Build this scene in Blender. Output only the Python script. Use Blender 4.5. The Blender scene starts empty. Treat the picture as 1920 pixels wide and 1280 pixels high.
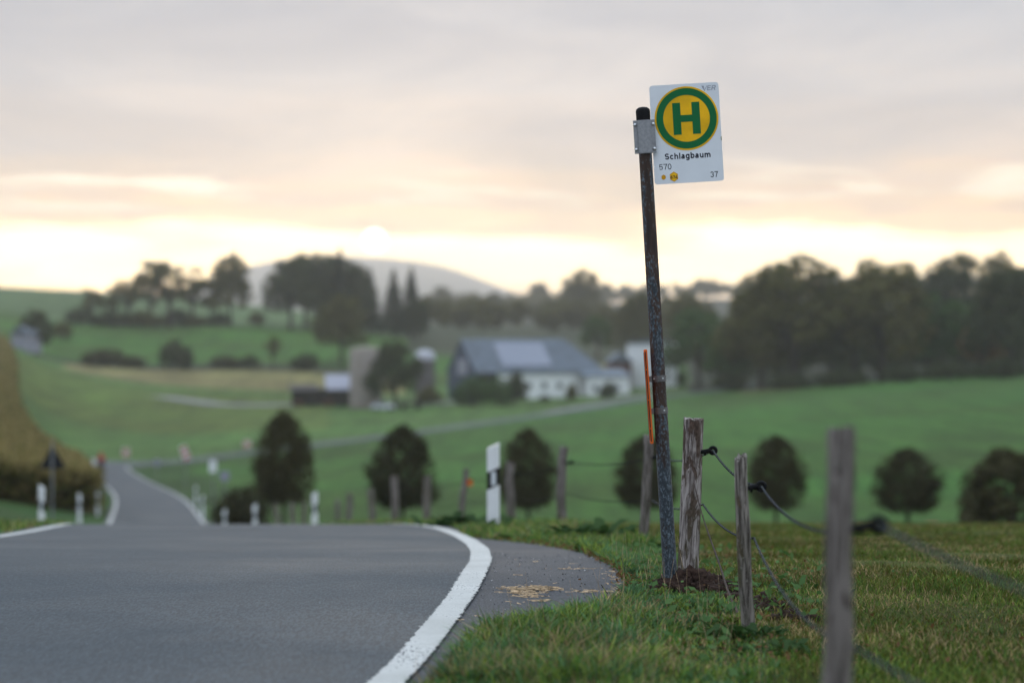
import bpy, bmesh, math, random
import numpy as np
from mathutils import Vector, Matrix, Quaternion

C = bpy.context.scene.collection
S = bpy.context.scene
FPX = 85.0 / 36.0 * 1920.0          # focal length in photo pixels
R = math.radians

# ------------------------------------------------------------------ camera
cam_d = bpy.data.cameras.new("camera")
cam_d.lens = 85.0
cam_d.sensor_width = 36.0
cam_d.clip_start = 0.1
cam_d.clip_end = 22000.0
cam_d.dof.use_dof = True
cam_d.dof.focus_distance = 14.2
cam_d.dof.aperture_fstop = 1.4
cam_d.dof.aperture_blades = 0
cam = bpy.data.objects.new("camera", cam_d)
C.objects.link(cam)
cam.location = (0, 0, 0)
cam.rotation_euler = (R(90), 0, 0)
S.camera = cam

# ------------------------------------------------------------------ view / render
S.view_settings.view_transform = 'Standard'
S.view_settings.look = 'None'
S.view_settings.gamma = 1.0
S.view_settings.exposure = 0.10
S.view_settings.use_curve_mapping = False
S.render.engine = 'CYCLES'
S.cycles.use_denoising = True
S.cycles.max_bounces = 6
S.cycles.diffuse_bounces = 2
S.cycles.glossy_bounces = 2
S.cycles.transmission_bounces = 3
S.cycles.transparent_max_bounces = 4
S.cycles.volume_bounces = 2

SUN_AZ = (703 - 960) / FPX
SUN_EL = (640 - 452) / FPX
SUN_DIR = Vector((math.sin(SUN_AZ) * math.cos(SUN_EL), math.cos(SUN_AZ) * math.cos(SUN_EL), math.sin(SUN_EL)))


# ------------------------------------------------------------------ node helper
class G:
    def __init__(s, tree):
        s.t = tree
        s.n = tree.nodes
        s.l = tree.links

    def new(s, typ, **kw):
        n = s.n.new(typ)
        for k, v in kw.items():
            setattr(n, k, v)
        return n

    def put(s, sock, v):
        if isinstance(v, bpy.types.NodeSocket):
            s.l.new(v, sock)
        elif v is not None:
            if isinstance(v, (tuple, list)) and len(v) == 3 and sock.type == 'RGBA':
                v = (*v, 1)
            sock.default_value = v

    def m(s, op, a, b=None, c=None, clamp=False):
        n = s.new('ShaderNodeMath', operation=op, use_clamp=clamp)
        s.put(n.inputs[0], a)
        if b is not None: s.put(n.inputs[1], b)
        if c is not None: s.put(n.inputs[2], c)
        return n.outputs[0]

    def vm(s, op, a, b=None):
        n = s.new('ShaderNodeVectorMath', operation=op)
        s.put(n.inputs[0], a)
        if b is not None: s.put(n.inputs[1], b)
        return n.outputs['Value'] if op == 'DOT_PRODUCT' else n.outputs[0]

    def mix(s, f, a, b, blend='MIX'):
        n = s.new('ShaderNodeMix', data_type='RGBA', blend_type=blend)
        s.put(n.inputs[0], f); s.put(n.inputs[6], a); s.put(n.inputs[7], b)
        return n.outputs[2]

    def noise(s, vec, scale, detail=3, rough=0.5, dist=0.0):
        n = s.new('ShaderNodeTexNoise')
        s.put(n.inputs['Vector'], vec)
        n.inputs['Scale'].default_value = scale
        n.inputs['Detail'].default_value = detail
        n.inputs['Roughness'].default_value = rough
        n.inputs['Distortion'].default_value = dist
        return n.outputs[0]

    def ramp(s, f, stops, interp='LINEAR'):
        n = s.new('ShaderNodeValToRGB')
        cr = n.color_ramp
        cr.interpolation = interp
        while len(cr.elements) < len(stops): cr.elements.new(0.5)
        for e, (p, c) in zip(cr.elements, stops):
            e.position = p
            e.color = (*c, 1) if len(c) == 3 else c
        s.put(n.inputs[0], f)
        return n.outputs[0]

    def mr(s, v, a, b, c=0.0, d=1.0, smooth=True):
        n = s.new('ShaderNodeMapRange', interpolation_type='SMOOTHSTEP' if smooth else 'LINEAR')
        s.put(n.inputs[0], v)
        for i, x in enumerate((a, b, c, d)): n.inputs[i + 1].default_value = x
        return n.outputs[0]


def lin(r, g, b):
    f = lambda c: (c / 255 / 12.92) if c / 255 <= 0.04045 else ((c / 255 + 0.055) / 1.055) ** 2.4
    return (f(r), f(g), f(b))


# ------------------------------------------------------------------ world: Nishita sky veiled by a cloud deck
world = bpy.data.worlds.new("World")
S.world = world
world.use_nodes = True
g = G(world.node_tree)
g.n.clear()
dirv = g.new('ShaderNodeTexCoord').outputs['Generated']
sep = g.new('ShaderNodeSeparateXYZ')
g.l.new(dirv, sep.inputs[0])
el = sep.outputs[2]
st = g.vm('MULTIPLY', dirv, (9.0, 9.0, 52.0))
n1 = g.noise(st, 1.0, 4, 0.5, 0.3)
st2 = g.vm('MULTIPLY', dirv, (16.0, 16.0, 120.0))
n2 = g.noise(st2, 1.0, 4, 0.55, 0.4)
elp = g.m('ADD', el, g.m('MULTIPLY', g.m('SUBTRACT', n1, 0.5), 0.034))
elp = g.m('ADD', elp, g.m('MULTIPLY', g.m('SUBTRACT', n2, 0.5), 0.020))
e01 = g.m('DIVIDE', g.m('ADD', elp, 0.02), 0.22)          # -0.02 .. 0.20 -> 0..1
P = lambda e: (e + 0.02) / 0.22
def sc(c, k): return tuple(x * k for x in c)
glow = g.ramp(e01, [
    (P(-0.015), sc(lin(255, 176, 84), 1.9)),
    (P(0.016), sc(lin(255, 186, 92), 2.8)),
    (P(0.028), sc(lin(255, 222, 158), 10.0)),
    (P(0.040), sc(lin(255, 224, 160), 8.5)),
    (P(0.049), sc(lin(255, 205, 128), 2.3)),
    (P(0.058), sc(lin(246, 202, 146), 1.35)),
    (P(0.080), sc(lin(220, 201, 188), 1.06)),
    (P(0.110), sc(lin(203, 200, 203), 1.0)),
    (P(0.141), sc(lin(184, 189, 201), 0.97)),
    (P(0.20), sc(lin(190, 196, 206), 1.0)),
])
grey = g.ramp(e01, [
    (0.0, lin(192, 195, 206)), (0.3, lin(200, 201, 210)), (0.7, lin(194, 196, 206)), (1.0, lin(190, 196, 206))])
d_az = g.vm('DOT_PRODUCT', dirv, (math.sin(SUN_AZ), math.cos(SUN_AZ), 0.0))
near_sun = g.mr(d_az, 0.35, 0.985)
low = g.mix(near_sun, grey, glow)
# upper deck: brighter towards the zenith as an overcast sky is
zen = g.ramp(g.mr(el, 0.10, 1.0, 0, 1, False), [(0.0, lin(190, 196, 206)), (0.35, sc(lin(226, 237, 255), 1.3)), (1.0, sc((0.83, 0.99, 1.13), 1.65))])
deck = g.mix(g.mr(el, 0.12, 0.22), low, zen)
# soft light and dark billows of the cloud deck
n3 = g.noise(g.vm('MULTIPLY', dirv, (7.0, 7.0, 26.0)), 1.0, 5, 0.55, 0.5)
bil = g.mr(n3, 0.30, 0.70, 0.0, 1.0)
deck = g.mix(1.0, deck, g.mix(bil, (0.66, 0.71, 0.79), (1.20, 1.16, 1.10)), 'MULTIPLY')
# brighter rifts in the cloud just above the glow
n4 = g.noise(g.vm('MULTIPLY', dirv, (11.0, 11.0, 90.0)), 1.0, 3, 0.55, 0.3)
rift = g.m('MULTIPLY', g.m('MULTIPLY', g.mr(n4, 0.50, 0.68), g.mr(el, 0.050, 0.058)), g.m('MULTIPLY', g.mr(el, 0.078, 0.062), near_sun))
deck = g.mix(g.m('MULTIPLY', rift, 0.85), deck, (2.3, 1.95, 1.40))
# the sun's disc behind thin cloud, with its aureole
dsun = g.vm('DOT_PRODUCT', dirv, tuple(SUN_DIR))
disc = g.mr(dsun, math.cos(R(0.30)), math.cos(R(0.25)))
aur = g.mr(dsun, math.cos(R(5.0)), 1.0)
aur = g.m('POWER', aur, 2.0)
deck = g.mix(g.m('MULTIPLY', aur, 0.10), deck, (2.2, 2.0, 1.6))
deck = g.mix(disc, deck, (11.0, 9.6, 7.6))
# below the horizon: dull ground tone
deck = g.mix(g.mr(el, -0.10, -0.02), (0.10, 0.11, 0.09), deck)
sky = g.new('ShaderNodeTexSky', sky_type='NISHITA')
sky.sun_disc = False
sky.sun_elevation = SUN_EL
sky.sun_rotation = SUN_AZ
bg1 = g.new('ShaderNodeBackground'); g.l.new(sky.outputs[0], bg1.inputs[0]); bg1.inputs[1].default_value = 0.06
bg2 = g.new('ShaderNodeBackground'); g.l.new(deck, bg2.inputs[0]); bg2.inputs[1].default_value = 1.0
ms = g.new('ShaderNodeMixShader'); ms.inputs[0].default_value = 0.93
g.l.new(bg1.outputs[0], ms.inputs[1]); g.l.new(bg2.outputs[0], ms.inputs[2])
wo = g.new('ShaderNodeOutputWorld'); g.l.new(ms.outputs[0], wo.inputs[0])
world.cycles.sampling_method = 'MANUAL'
world.cycles.sample_map_resolution = 2048

sun_d = bpy.data.lights.new("sun", 'SUN')
sun_d.energy = 0.7
sun_d.angle = R(10)
sun_d.color = (1.0, 0.83, 0.6)
sun = bpy.data.objects.new("sun", sun_d)
C.objects.link(sun)
sun.rotation_euler = (-SUN_DIR).to_track_quat('-Z', 'Y').to_euler()
sun.location = (0, 0, 50)


# ------------------------------------------------------------------ object helpers
def tag(o, label=None, cat=None, group=None, kind=None):
    if label: o['label'] = label
    if cat: o['category'] = cat
    if group: o['group'] = group
    if kind: o['kind'] = kind
    return o


def empty(name, loc, rz=0.0, label=None, cat=None, group=None):
    o = bpy.data.objects.new(name, None)
    o.empty_display_size = 0.2
    C.objects.link(o)
    o.location = loc
    o.rotation_euler = (0, 0, rz)
    return tag(o, label, cat, group)


def link(name, me, mat=None, parent=None, loc=(0, 0, 0), rot=(0, 0, 0)):
    if mat is not None:
        me.materials.clear()
        me.materials.append(mat)
    o = bpy.data.objects.new(name, me)
    C.objects.link(o)
    o.location = loc
    o.rotation_euler = rot
    if parent is not None: o.parent = parent
    return o


def mesh_np(name, V, F, smooth=False, col=None):
    V = np.asarray(V, dtype=np.float32); F = np.asarray(F, dtype=np.int32)
    me = bpy.data.meshes.new(name)
    n, k = F.shape
    me.vertices.add(len(V)); me.vertices.foreach_set('co', V.ravel())
    me.loops.add(n * k); me.loops.foreach_set('vertex_index', F.ravel())
    me.polygons.add(n); me.polygons.foreach_set('loop_start', np.arange(n, dtype=np.int32) * k)
    if smooth: me.polygons.foreach_set('use_smooth', np.ones(n, dtype=bool))
    if col is not None:
        a = me.color_attributes.new('tint', 'FLOAT_COLOR', 'POINT')
        c4 = np.ones((len(V), 4), dtype=np.float32); c4[:, :3] = col
        a.data.foreach_set('color', c4.ravel())
    me.update(calc_edges=True)
    return me


class MB:
    """collects shapes for one part"""
    def __init__(s): s.bm = bmesh.new()

    def box(s, c, d, rz=0.0, bev=0.0, rot=None):
        r = bmesh.ops.create_cube(s.bm, size=1.0)
        vs = r['verts']
        bmesh.ops.scale(s.bm, vec=d, verts=vs)
        if bev:
            es = list({e for v in vs for e in v.link_edges})
            rb = bmesh.ops.bevel(s.bm, geom=es, offset=bev, segments=2, affect='EDGES')
            vs = list({v for f in rb['faces'] for v in f.verts} | {v for v in vs if v.is_valid})
        if rot is not None: bmesh.ops.rotate(s.bm, cent=(0, 0, 0), matrix=rot, verts=vs)
        if rz: bmesh.ops.rotate(s.bm, cent=(0, 0, 0), matrix=Matrix.Rotation(rz, 3, 'Z'), verts=vs)
        bmesh.ops.translate(s.bm, vec=c, verts=vs)
        return s

    def cyl(s, a, b, r1, r2=None, n=16, cap=True):
        a = Vector(a); b = Vector(b); r2 = r1 if r2 is None else r2
        d = b - a
        r = bmesh.ops.create_cone(s.bm, cap_ends=cap, segments=n, radius1=r1, radius2=r2, depth=d.length)
        q = Vector((0, 0, 1)).rotation_difference(d.normalized())
        bmesh.ops.rotate(s.bm, cent=(0, 0, 0), matrix=q.to_matrix(), verts=r['verts'])
        bmesh.ops.translate(s.bm, vec=(a + b) / 2, verts=r['verts'])
        return s

    def sph(s, c, r, sx=1, sy=1, sz=1, n=12):
        q = bmesh.ops.create_uvsphere(s.bm, u_segments=n, v_segments=max(6, n * 2 // 3), radius=r)
        bmesh.ops.scale(s.bm, vec=(sx, sy, sz), verts=q['verts'])
        bmesh.ops.translate(s.bm, vec=c, verts=q['verts'])
        return s

    def lathe(s, prof, n=24, c=(0, 0, 0)):
        rings = []
        for r, z in prof:
            if r < 1e-6: rings.append([s.bm.verts.new((c[0], c[1], c[2] + z))])
            else: rings.append([s.bm.verts.new((c[0] + r * math.cos(2 * math.pi * i / n), c[1] + r * math.sin(2 * math.pi * i / n), c[2] + z)) for i in range(n)])
        for a, b in zip(rings, rings[1:]):
            for i in range(n):
                j = (i + 1) % n
                if len(a) == 1 and len(b) == 1: continue
                if len(a) == 1: s.bm.faces.new((a[0], b[j], b[i]))
                elif len(b) == 1: s.bm.faces.new((a[i], a[j], b[0]))
                else: s.bm.faces.new((a[i], a[j], b[j], b[i]))
        return s

    def prism(s, poly, y0, y1):
        """polygon in the xz plane extruded from y0 to y1"""
        a = [s.bm.verts.new((x, y0, z)) for x, z in poly]
        b = [s.bm.verts.new((x, y1, z)) for x, z in poly]
        n = len(poly)
        s.bm.faces.new(a); s.bm.faces.new(b[::-1])
        for i in range(n):
            j = (i + 1) % n
            s.bm.faces.new((a[j], a[i], b[i], b[j]))
        return s

    def torus(s, c, R1, r, axis='Y', n=24, k=8):
        vs = []
        for i in range(n):
            t = 2 * math.pi * i / n
            for j in range(k):
                p = 2 * math.pi * j / k
                x, y, z = (R1 + r * math.cos(p)) * math.cos(t), r * math.sin(p), (R1 + r * math.cos(p)) * math.sin(t)
                if axis == 'X': x, y = y, x
                if axis == 'Z': y, z = z, y
                vs.append(s.bm.verts.new((c[0] + x, c[1] + y, c[2] + z)))
        for i in range(n):
            for j in range(k):
                i2, j2 = (i + 1) % n, (j + 1) % k
                s.bm.faces.new((vs[i * k + j], vs[i2 * k + j], vs[i2 * k + j2], vs[i * k + j2]))
        return s

    def build(s, name, mat=None, parent=None, loc=(0, 0, 0), rot=(0, 0, 0), smooth=False):
        bmesh.ops.recalc_face_normals(s.bm, faces=s.bm.faces)
        me = bpy.data.meshes.new(name)
        s.bm.to_mesh(me); s.bm.free()
        if smooth:
            for p in me.polygons: p.use_smooth = True
            try: me.set_sharp_from_angle(angle=R(40))
            except Exception: pass
        return link(name, me, mat, parent, loc, rot)


def tube_np(path, rad, k=6):
    """tube along a path: V, quads"""
    path = np.asarray(path, float); n = len(path)
    rad = np.full(n, rad) if np.isscalar(rad) else np.asarray(rad, float)
    T = np.gradient(path, axis=0); T /= np.linalg.norm(T, axis=1)[:, None] + 1e-9
    up = np.array([0.31, 0.2, 0.93]) if abs(T[0, 2]) < 0.8 else np.array([1.0, 0.1, 0])
    A = np.cross(T, up); A /= np.linalg.norm(A, axis=1)[:, None] + 1e-9
    B = np.cross(T, A)
    t = np.linspace(0, 2 * np.pi, k, endpoint=False)
    V = path[:, None, :] + rad[:, None, None] * (np.cos(t)[None, :, None] * A[:, None, :] + np.sin(t)[None, :, None] * B[:, None, :])
    V = V.reshape(-1, 3)
    i, j = np.meshgrid(np.arange(n - 1), np.arange(k), indexing='ij')
    j2 = (j + 1) % k
    F = np.stack([i * k + j, i * k + j2, (i + 1) * k + j2, (i + 1) * k + j], -1).reshape(-1, 4)
    return V, F


def join_np(parts):
    Vs, Fs, o = [], [], 0
    for V, F in parts:
        Vs.append(V); Fs.append(np.asarray(F) + o); o += len(V)
    return np.concatenate(Vs), np.concatenate(Fs)


def copy_tree(o, parent=None, loc=None, rz=None, scale=None):
    c = o.copy(); C.objects.link(c)
    if parent is not None: c.parent = parent
    for ch in list(o.children): copy_tree(ch, c)
    if loc is not None: c.location = loc
    if rz is not None: c.rotation_euler.z = rz
    if scale is not None: c.scale = scale
    return c


# ------------------------------------------------------------------ materials
def new_mat(name):
    m = bpy.data.materials.new(name)
    m.use_nodes = True
    gg = G(m.node_tree)
    b = m.node_tree.nodes['Principled BSDF']
    return m, gg, b


def plain(name, col, rough=0.6, metal=0.0, var=0.12, scale=8.0, bump=0.0, spec=0.25, stretch=(1, 1, 1)):
    m, gg, b = new_mat(name)
    co = gg.new('ShaderNodeTexCoord').outputs['Object']
    if stretch != (1, 1, 1): co = gg.vm('MULTIPLY', co, stretch)
    n = gg.noise(co, scale, 4, 0.6)
    c = gg.mix(gg.mr(n, 0.3, 0.7), sc(col, 1 - var), tuple(min(1, x * (1 + var)) for x in col))
    gg.put(b.inputs['Base Color'], c)
    b.inputs['Roughness'].default_value = rough
    b.inputs['Metallic'].default_value = metal
    b.inputs['Specular IOR Level'].default_value = spec
    if bump:
        bp = gg.new('ShaderNodeBump'); bp.inputs['Strength'].default_value = 0.6; bp.inputs['Distance'].default_value = bump
        gg.put(bp.inputs['Height'], n); gg.l.new(bp.outputs[0], b.inputs['Normal'])
    return m


def leafmat(name, c1, c2, scale=0.5, trans=0.35, tint=False):
    m, gg, b = new_mat(name)
    if tint:
        c = gg.new('ShaderNodeVertexColor', layer_name='tint').outputs[0]
    else:
        geo = gg.new('ShaderNodeNewGeometry').outputs['Random Per Island']
        oi = gg.new('ShaderNodeObjectInfo').outputs['Random']
        f = gg.m('ADD', gg.m('MULTIPLY', geo, 0.6), gg.m('MULTIPLY', oi, 0.4))
        c = gg.mix(f, c1, c2)
    out = m.node_tree.nodes['Material Output']
    m.node_tree.nodes.remove(b)
    d = gg.new('ShaderNodeBsdfDiffuse'); gg.put(d.inputs[0], c)
    t = gg.new('ShaderNodeBsdfTranslucent'); gg.put(t.inputs[0], c)
    mx = gg.new('ShaderNodeMixShader'); mx.inputs[0].default_value = trans
    gg.l.new(d.outputs[0], mx.inputs[1]); gg.l.new(t.outputs[0], mx.inputs[2])
    gl = gg.new('ShaderNodeBsdfGlossy'); gl.inputs['Roughness'].default_value = 0.45
    gl.inputs[0].default_value = (0.8, 0.85, 0.8, 1)
    mx2 = gg.new('ShaderNodeMixShader'); mx2.inputs[0].default_value = 0.012
    gg.l.new(mx.outputs[0], mx2.inputs[1]); gg.l.new(gl.outputs[0], mx2.inputs[2])
    gg.l.new(mx2.outputs[0], out.inputs[0])
    return m


def asphalt(name, base, speck, warm=0.0):
    m, gg, b = new_mat(name)
    co = gg.new('ShaderNodeTexCoord').outputs['Object']
    grain = gg.noise(gg.vm('MULTIPLY', co, (1.0, 0.16, 1.0)), 75.0, 2, 0.75)
    fine = gg.noise(gg.vm('MULTIPLY', co, (1.0, 0.22, 1.0)), 150.0, 1, 0.7)
    big = gg.noise(co, 0.45, 5, 0.62, 0.4)
    patch = gg.noise(gg.vm('MULTIPLY', co, (0.9, 0.35, 1.0)), 1.6, 5, 0.6)
    c = gg.mix(gg.mr(grain, 0.36, 0.66), sc(base, 0.45), sc(base, 1.55))
    c = gg.mix(gg.mr(fine, 0.60, 0.74), c, speck)
    c = gg.mix(gg.mr(big, 0.3, 0.7, 0, 0.5), c, sc(base, 1.3))
    c = gg.mix(gg.mr(patch, 0.5, 0.75, 0, 0.4), c, sc(base, 0.55))
    rnd = gg.new('ShaderNodeTexVoronoi'); gg.put(rnd.inputs['Vector'], gg.vm('MULTIPLY', co, (1.0, 0.5, 1.0))); rnd.inputs['Scale'].default_value = 22.0
    spk = gg.m('LESS_THAN', rnd.outputs['Distance'], 0.10)
    c = gg.mix(gg.m('MULTIPLY', spk, 0.5), c, sc(speck, 2.2))
    gg.put(b.inputs['Base Color'], c)
    b.inputs['Specular IOR Level'].default_value = 0.5
    gg.put(b.inputs['Roughness'], gg.mr(big, 0.3, 0.7, 0.7, 0.88))
    bp = gg.new('ShaderNodeBump'); bp.inputs['Strength'].default_value = 0.8; bp.inputs['Distance'].default_value = 0.005
    gg.put(bp.inputs['Height'], gg.m('ADD', grain, fine)); gg.l.new(bp.outputs[0], b.inputs['Normal'])
    return m


def line_paint():
    m, gg, b = new_mat('road_paint')
    co = gg.new('ShaderNodeTexCoord').outputs['Object']
    cs = gg.vm('MULTIPLY', co, (1.0, 0.28, 1.0))
    n = gg.noise(cs, 70.0, 3, 0.7)
    n2 = gg.noise(co, 1.7, 4, 0.6)
    worn = gg.mr(gg.m('ADD', n, gg.m('MULTIPLY', n2, 0.5)), 0.86, 0.93)
    c = gg.mix(gg.mr(n2, 0.3, 0.7), (0.42, 0.42, 0.40), (0.55, 0.55, 0.53))
    c = gg.mix(gg.mr(n, 0.3, 0.6, 0.35, 0.0), c, (0.36, 0.36, 0.35))
    c = gg.mix(worn, c, (0.09, 0.092, 0.10))
    gg.put(b.inputs['Base Color'], c)
    b.inputs['Roughness'].default_value = 0.75
    bp = gg.new('ShaderNodeBump'); bp.inputs['Strength'].default_value = 0.6; bp.inputs['Distance'].default_value = 0.004
    gg.put(bp.inputs['Height'], n); gg.l.new(bp.outputs[0], b.inputs['Normal'])
    return m


def ground_mat():
    m, gg, b = new_mat('ground_cover')
    co = gg.new('ShaderNodeTexCoord').outputs['Object']
    c = gg.new('ShaderNodeVertexColor', layer_name='tint').outputs[0]
    a1 = gg.noise(co, 0.035, 5, 0.6)
    a2 = gg.noise(co, 1.3, 5, 0.65)
    a3 = gg.noise(co, 24.0, 3, 0.7)
    hs = gg.new('ShaderNodeHueSaturation')
    gg.put(hs.inputs['Color'], c)
    a4 = gg.noise(gg.vm('MULTIPLY', co, (0.35, 0.03, 0.0)), 1.0, 3, 0.6, 0.3)
    gg.put(hs.inputs['Hue'], gg.mr(a1, 0.3, 0.7, 0.487, 0.516))
    gg.put(hs.inputs['Value'], gg.m('MULTIPLY', gg.m('MULTIPLY', gg.mr(a1, 0.3, 0.7, 0.75, 1.25), gg.mr(a4, 0.35, 0.65, 0.80, 1.18)), gg.m('MULTIPLY', gg.mr(a2, 0.3, 0.7, 0.7, 1.3), gg.mr(a3, 0.3, 0.7, 0.65, 1.35))))
    gg.put(b.inputs['Base Color'], hs.outputs[0])
    b.inputs['Roughness'].default_value = 0.95
    b.inputs['Specular IOR Level'].default_value = 0.15
    bp = gg.new('ShaderNodeBump'); bp.inputs['Strength'].default_value = 0.8; bp.inputs['Distance'].default_value = 0.03
    gg.put(bp.inputs['Height'], gg.m('ADD', a2, a3)); gg.l.new(bp.outputs[0], b.inputs['Normal'])
    return m


def wood_mat(name, light, dark, bark, barkamt):
    m, gg, b = new_mat(name)
    co = gg.new('ShaderNodeTexCoord').outputs['Object']
    fi = gg.noise(gg.vm('MULTIPLY', co, (26, 26, 1.6)), 3.0, 5, 0.65, 0.4)
    pa = gg.noise(gg.vm('MULTIPLY', co, (7, 7, 1.9)), 2.4, 4, 0.6, 0.6)
    pk = gg.noise(gg.vm('MULTIPLY', co, (1, 1, 0.5)), 70.0, 3, 0.7)
    c = gg.mix(gg.mr(fi, 0.35, 0.66), dark, light)
    c = gg.mix(gg.mr(pa, 0.62 - barkamt, 0.66 - barkamt), c, gg.mix(gg.mr(pk, 0.3, 0.7), sc(bark, 0.5), sc(bark, 1.3)))
    li = gg.noise(co, 34.0, 3, 0.6)
    c = gg.mix(gg.mr(li, 0.63, 0.72, 0, 0.7), c, (0.26, 0.25, 0.22))
    sepz = gg.new('ShaderNodeSeparateXYZ'); gg.l.new(co, sepz.inputs[0])
    moss = gg.m('MULTIPLY', gg.mr(sepz.outputs[2], 0.75, 0.05), gg.mr(pa, 0.4, 0.6))
    c = gg.mix(gg.m('MULTIPLY', moss, 0.45), c, (0.06, 0.07, 0.03))
    gg.put(b.inputs['Base Color'], c)
    b.inputs['Roughness'].default_value = 0.9
    b.inputs['Specular IOR Level'].default_value = 0.2
    bp = gg.new('ShaderNodeBump'); bp.inputs['Strength'].default_value = 1.0; bp.inputs['Distance'].default_value = 0.012
    gg.put(bp.inputs['Height'], gg.m('ADD', fi, gg.m('MULTIPLY', pa, 0.8))); gg.l.new(bp.outputs[0], b.inputs['Normal'])
    return m


def pole_mat():
    m, gg, b = new_mat('rusty_painted_steel')
    co = gg.new('ShaderNodeTexCoord').outputs['Object']
    sp = gg.noise(gg.vm('MULTIPLY', co, (1, 1, 0.55)), 80.0, 5, 0.75)
    pa = gg.noise(gg.vm('MULTIPLY', co, (9, 9, 2.2)), 1.6, 4, 0.6, 0.5)
    sz = gg.new('ShaderNodeSeparateXYZ'); gg.l.new(co, sz.inputs[0])
    low = gg.mr(sz.outputs[2], 1.1, 0.55)
    thr = gg.m('ADD', gg.m('MULTIPLY', pa, 0.80), gg.m('MULTIPLY', low, 0.15))
    f = gg.mr(gg.m('ADD', gg.m('MULTIPLY', sp, 0.5), thr), 0.645, 0.72)
    rust = gg.mix(gg.mr(pa, 0.3, 0.6), (0.018, 0.012, 0.010), (0.062, 0.030, 0.018))
    paint = gg.mix(gg.mr(sp, 0.46, 0.66), (0.014, 0.022, 0.031), (0.13, 0.172, 0.205))
    gg.put(b.inputs['Base Color'], gg.mix(f, rust, paint))
    gg.put(b.inputs['Roughness'], gg.mix(f, (0.75, 0.75, 0.75), (0.5, 0.5, 0.5)))
    bp = gg.new('ShaderNodeBump'); bp.inputs['Strength'].default_value = 0.6; bp.inputs['Distance'].default_value = 0.002
    gg.put(bp.inputs['Height'], f); gg.l.new(bp.outputs[0], b.inputs['Normal'])
    return m


M = {}
M['ground'] = ground_mat()
M['road'] = asphalt('asphalt_road', (0.030, 0.039, 0.047), (0.078, 0.094, 0.106))
M['layby'] = asphalt('asphalt_lay_by', (0.034, 0.036, 0.042), (0.088, 0.089, 0.096))
M['paint'] = line_paint()
M['track'] = plain('pale_track', (0.23, 0.22, 0.215), 0.9, var=0.2, scale=0.6)
M['pole'] = pole_mat()
M['black'] = plain('black_plastic', (0.008, 0.008, 0.009), 0.6, spec=0.12)
M['galv'] = plain('galvanised_steel', (0.30, 0.31, 0.33), 0.42, 0.75, 0.12, 60.0, 0.0006)
M['clamp'] = plain('dull_steel', (0.17, 0.165, 0.165), 0.5, 0.6, 0.2, 60.0)
M['rivet'] = plain('bright_rivet', (0.62, 0.63, 0.65), 0.3, 0.9)
M['signwhite'] = plain('sign_white', (0.76, 0.79, 0.84), 0.35, var=0.03, scale=9.0)
M['signgreen'] = plain('sign_green', (0.0, 0.135, 0.038), 0.45, var=0.05)
M['signyellow'] = plain('sign_yellow', (0.86, 0.47, 0.004), 0.45, var=0.16, scale=5.0)
M['signorange'] = plain('sign_orange', (0.62, 0.30, 0.006), 0.35, var=0.08)
M['ink'] = plain('dark_ink', (0.012, 0.014, 0.03), 0.5)
M['faded'] = plain('faded_grey_print', (0.36, 0.38, 0.44), 0.5, var=0.25, scale=60)
M['orange'] = plain('orange_plastic', (0.70, 0.13, 0.015), 0.4, var=0.08)
M['slot'] = plain('dark_slot', (0.025, 0.012, 0.01), 0.6)
M['woodA'] = wood_mat('grey_bark_wood', (0.50, 0.445, 0.42), (0.10, 0.08, 0.072), (0.12, 0.085, 0.068), 0.12)
M['woodB'] = wood_mat('brown_split_wood', (0.32, 0.285, 0.255), (0.045, 0.037, 0.032), (0.10, 0.075, 0.05), 0.06)
M['woodC'] = wood_mat('weathered_grey_wood', (0.29, 0.255, 0.235), (0.06, 0.05, 0.044), (0.08, 0.062, 0.054), 0.03)
M['rope_l'] = plain('pale_rope', (0.26, 0.28, 0.30), 0.7, var=0.2, spec=0.1, scale=60)
M['rope_d'] = plain('dark_rope', (0.012, 0.013, 0.016), 0.8, spec=0.05)
M['postwhite'] = plain('white_plastic', (0.78, 0.79, 0.80), 0.4, var=0.04)
M['reflector'] = plain('pale_reflector', (0.62, 0.65, 0.68), 0.2, var=0.04)
M['soil'] = plain('dark_soil', (0.036, 0.022, 0.017), 0.95, var=0.6, scale=40.0, bump=0.01, spec=0.1)
M['twig'] = plain('brown_twig', (0.06, 0.042, 0.035), 0.8, var=0.3, scale=40)
M['straw'] = plain('straw', (0.43, 0.305, 0.185), 0.7, var=0.6, scale=22)
M['stone'] = plain('pebble', (0.16, 0.155, 0.16), 0.8, var=0.9, scale=3)
M['bark'] = plain('tree_bark', (0.045, 0.036, 0.03), 0.9, var=0.3)
M['leaf_dark'] = leafmat('dark_foliage', (0.030, 0.042, 0.016), (0.060, 0.072, 0.026))
M['leaf_olive'] = leafmat('olive_foliage', (0.062, 0.064, 0.016), (0.12, 0.108, 0.026))
M['leaf_green'] = leafmat('green_foliage', (0.036, 0.082, 0.018), (0.066, 0.12, 0.026))
M['leaf_spruce'] = leafmat('spruce_needles', (0.020, 0.032, 0.018), (0.038, 0.052, 0.026), trans=0.15)
M['leaf_rust'] = leafmat('rusty_autumn_foliage', (0.13, 0.055, 0.018), (0.19, 0.09, 0.025))
M['leaf_brown'] = leafmat('brown_green_dense_foliage', (0.020, 0.022, 0.009), (0.070, 0.060, 0.022), trans=0.22)
M['blade'] = leafmat('grass_blade', None, None, trans=0.4, tint=True)
M['corn'] = leafmat('maize_leaf', None, None, trans=0.35, tint=True)
M['weed'] = leafmat('weed_leaf', (0.022, 0.050, 0.014), (0.05, 0.10, 0.026))
M['weed2'] = leafmat('broad_leaf', (0.05, 0.12, 0.03), (0.13, 0.22, 0.07))
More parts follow.
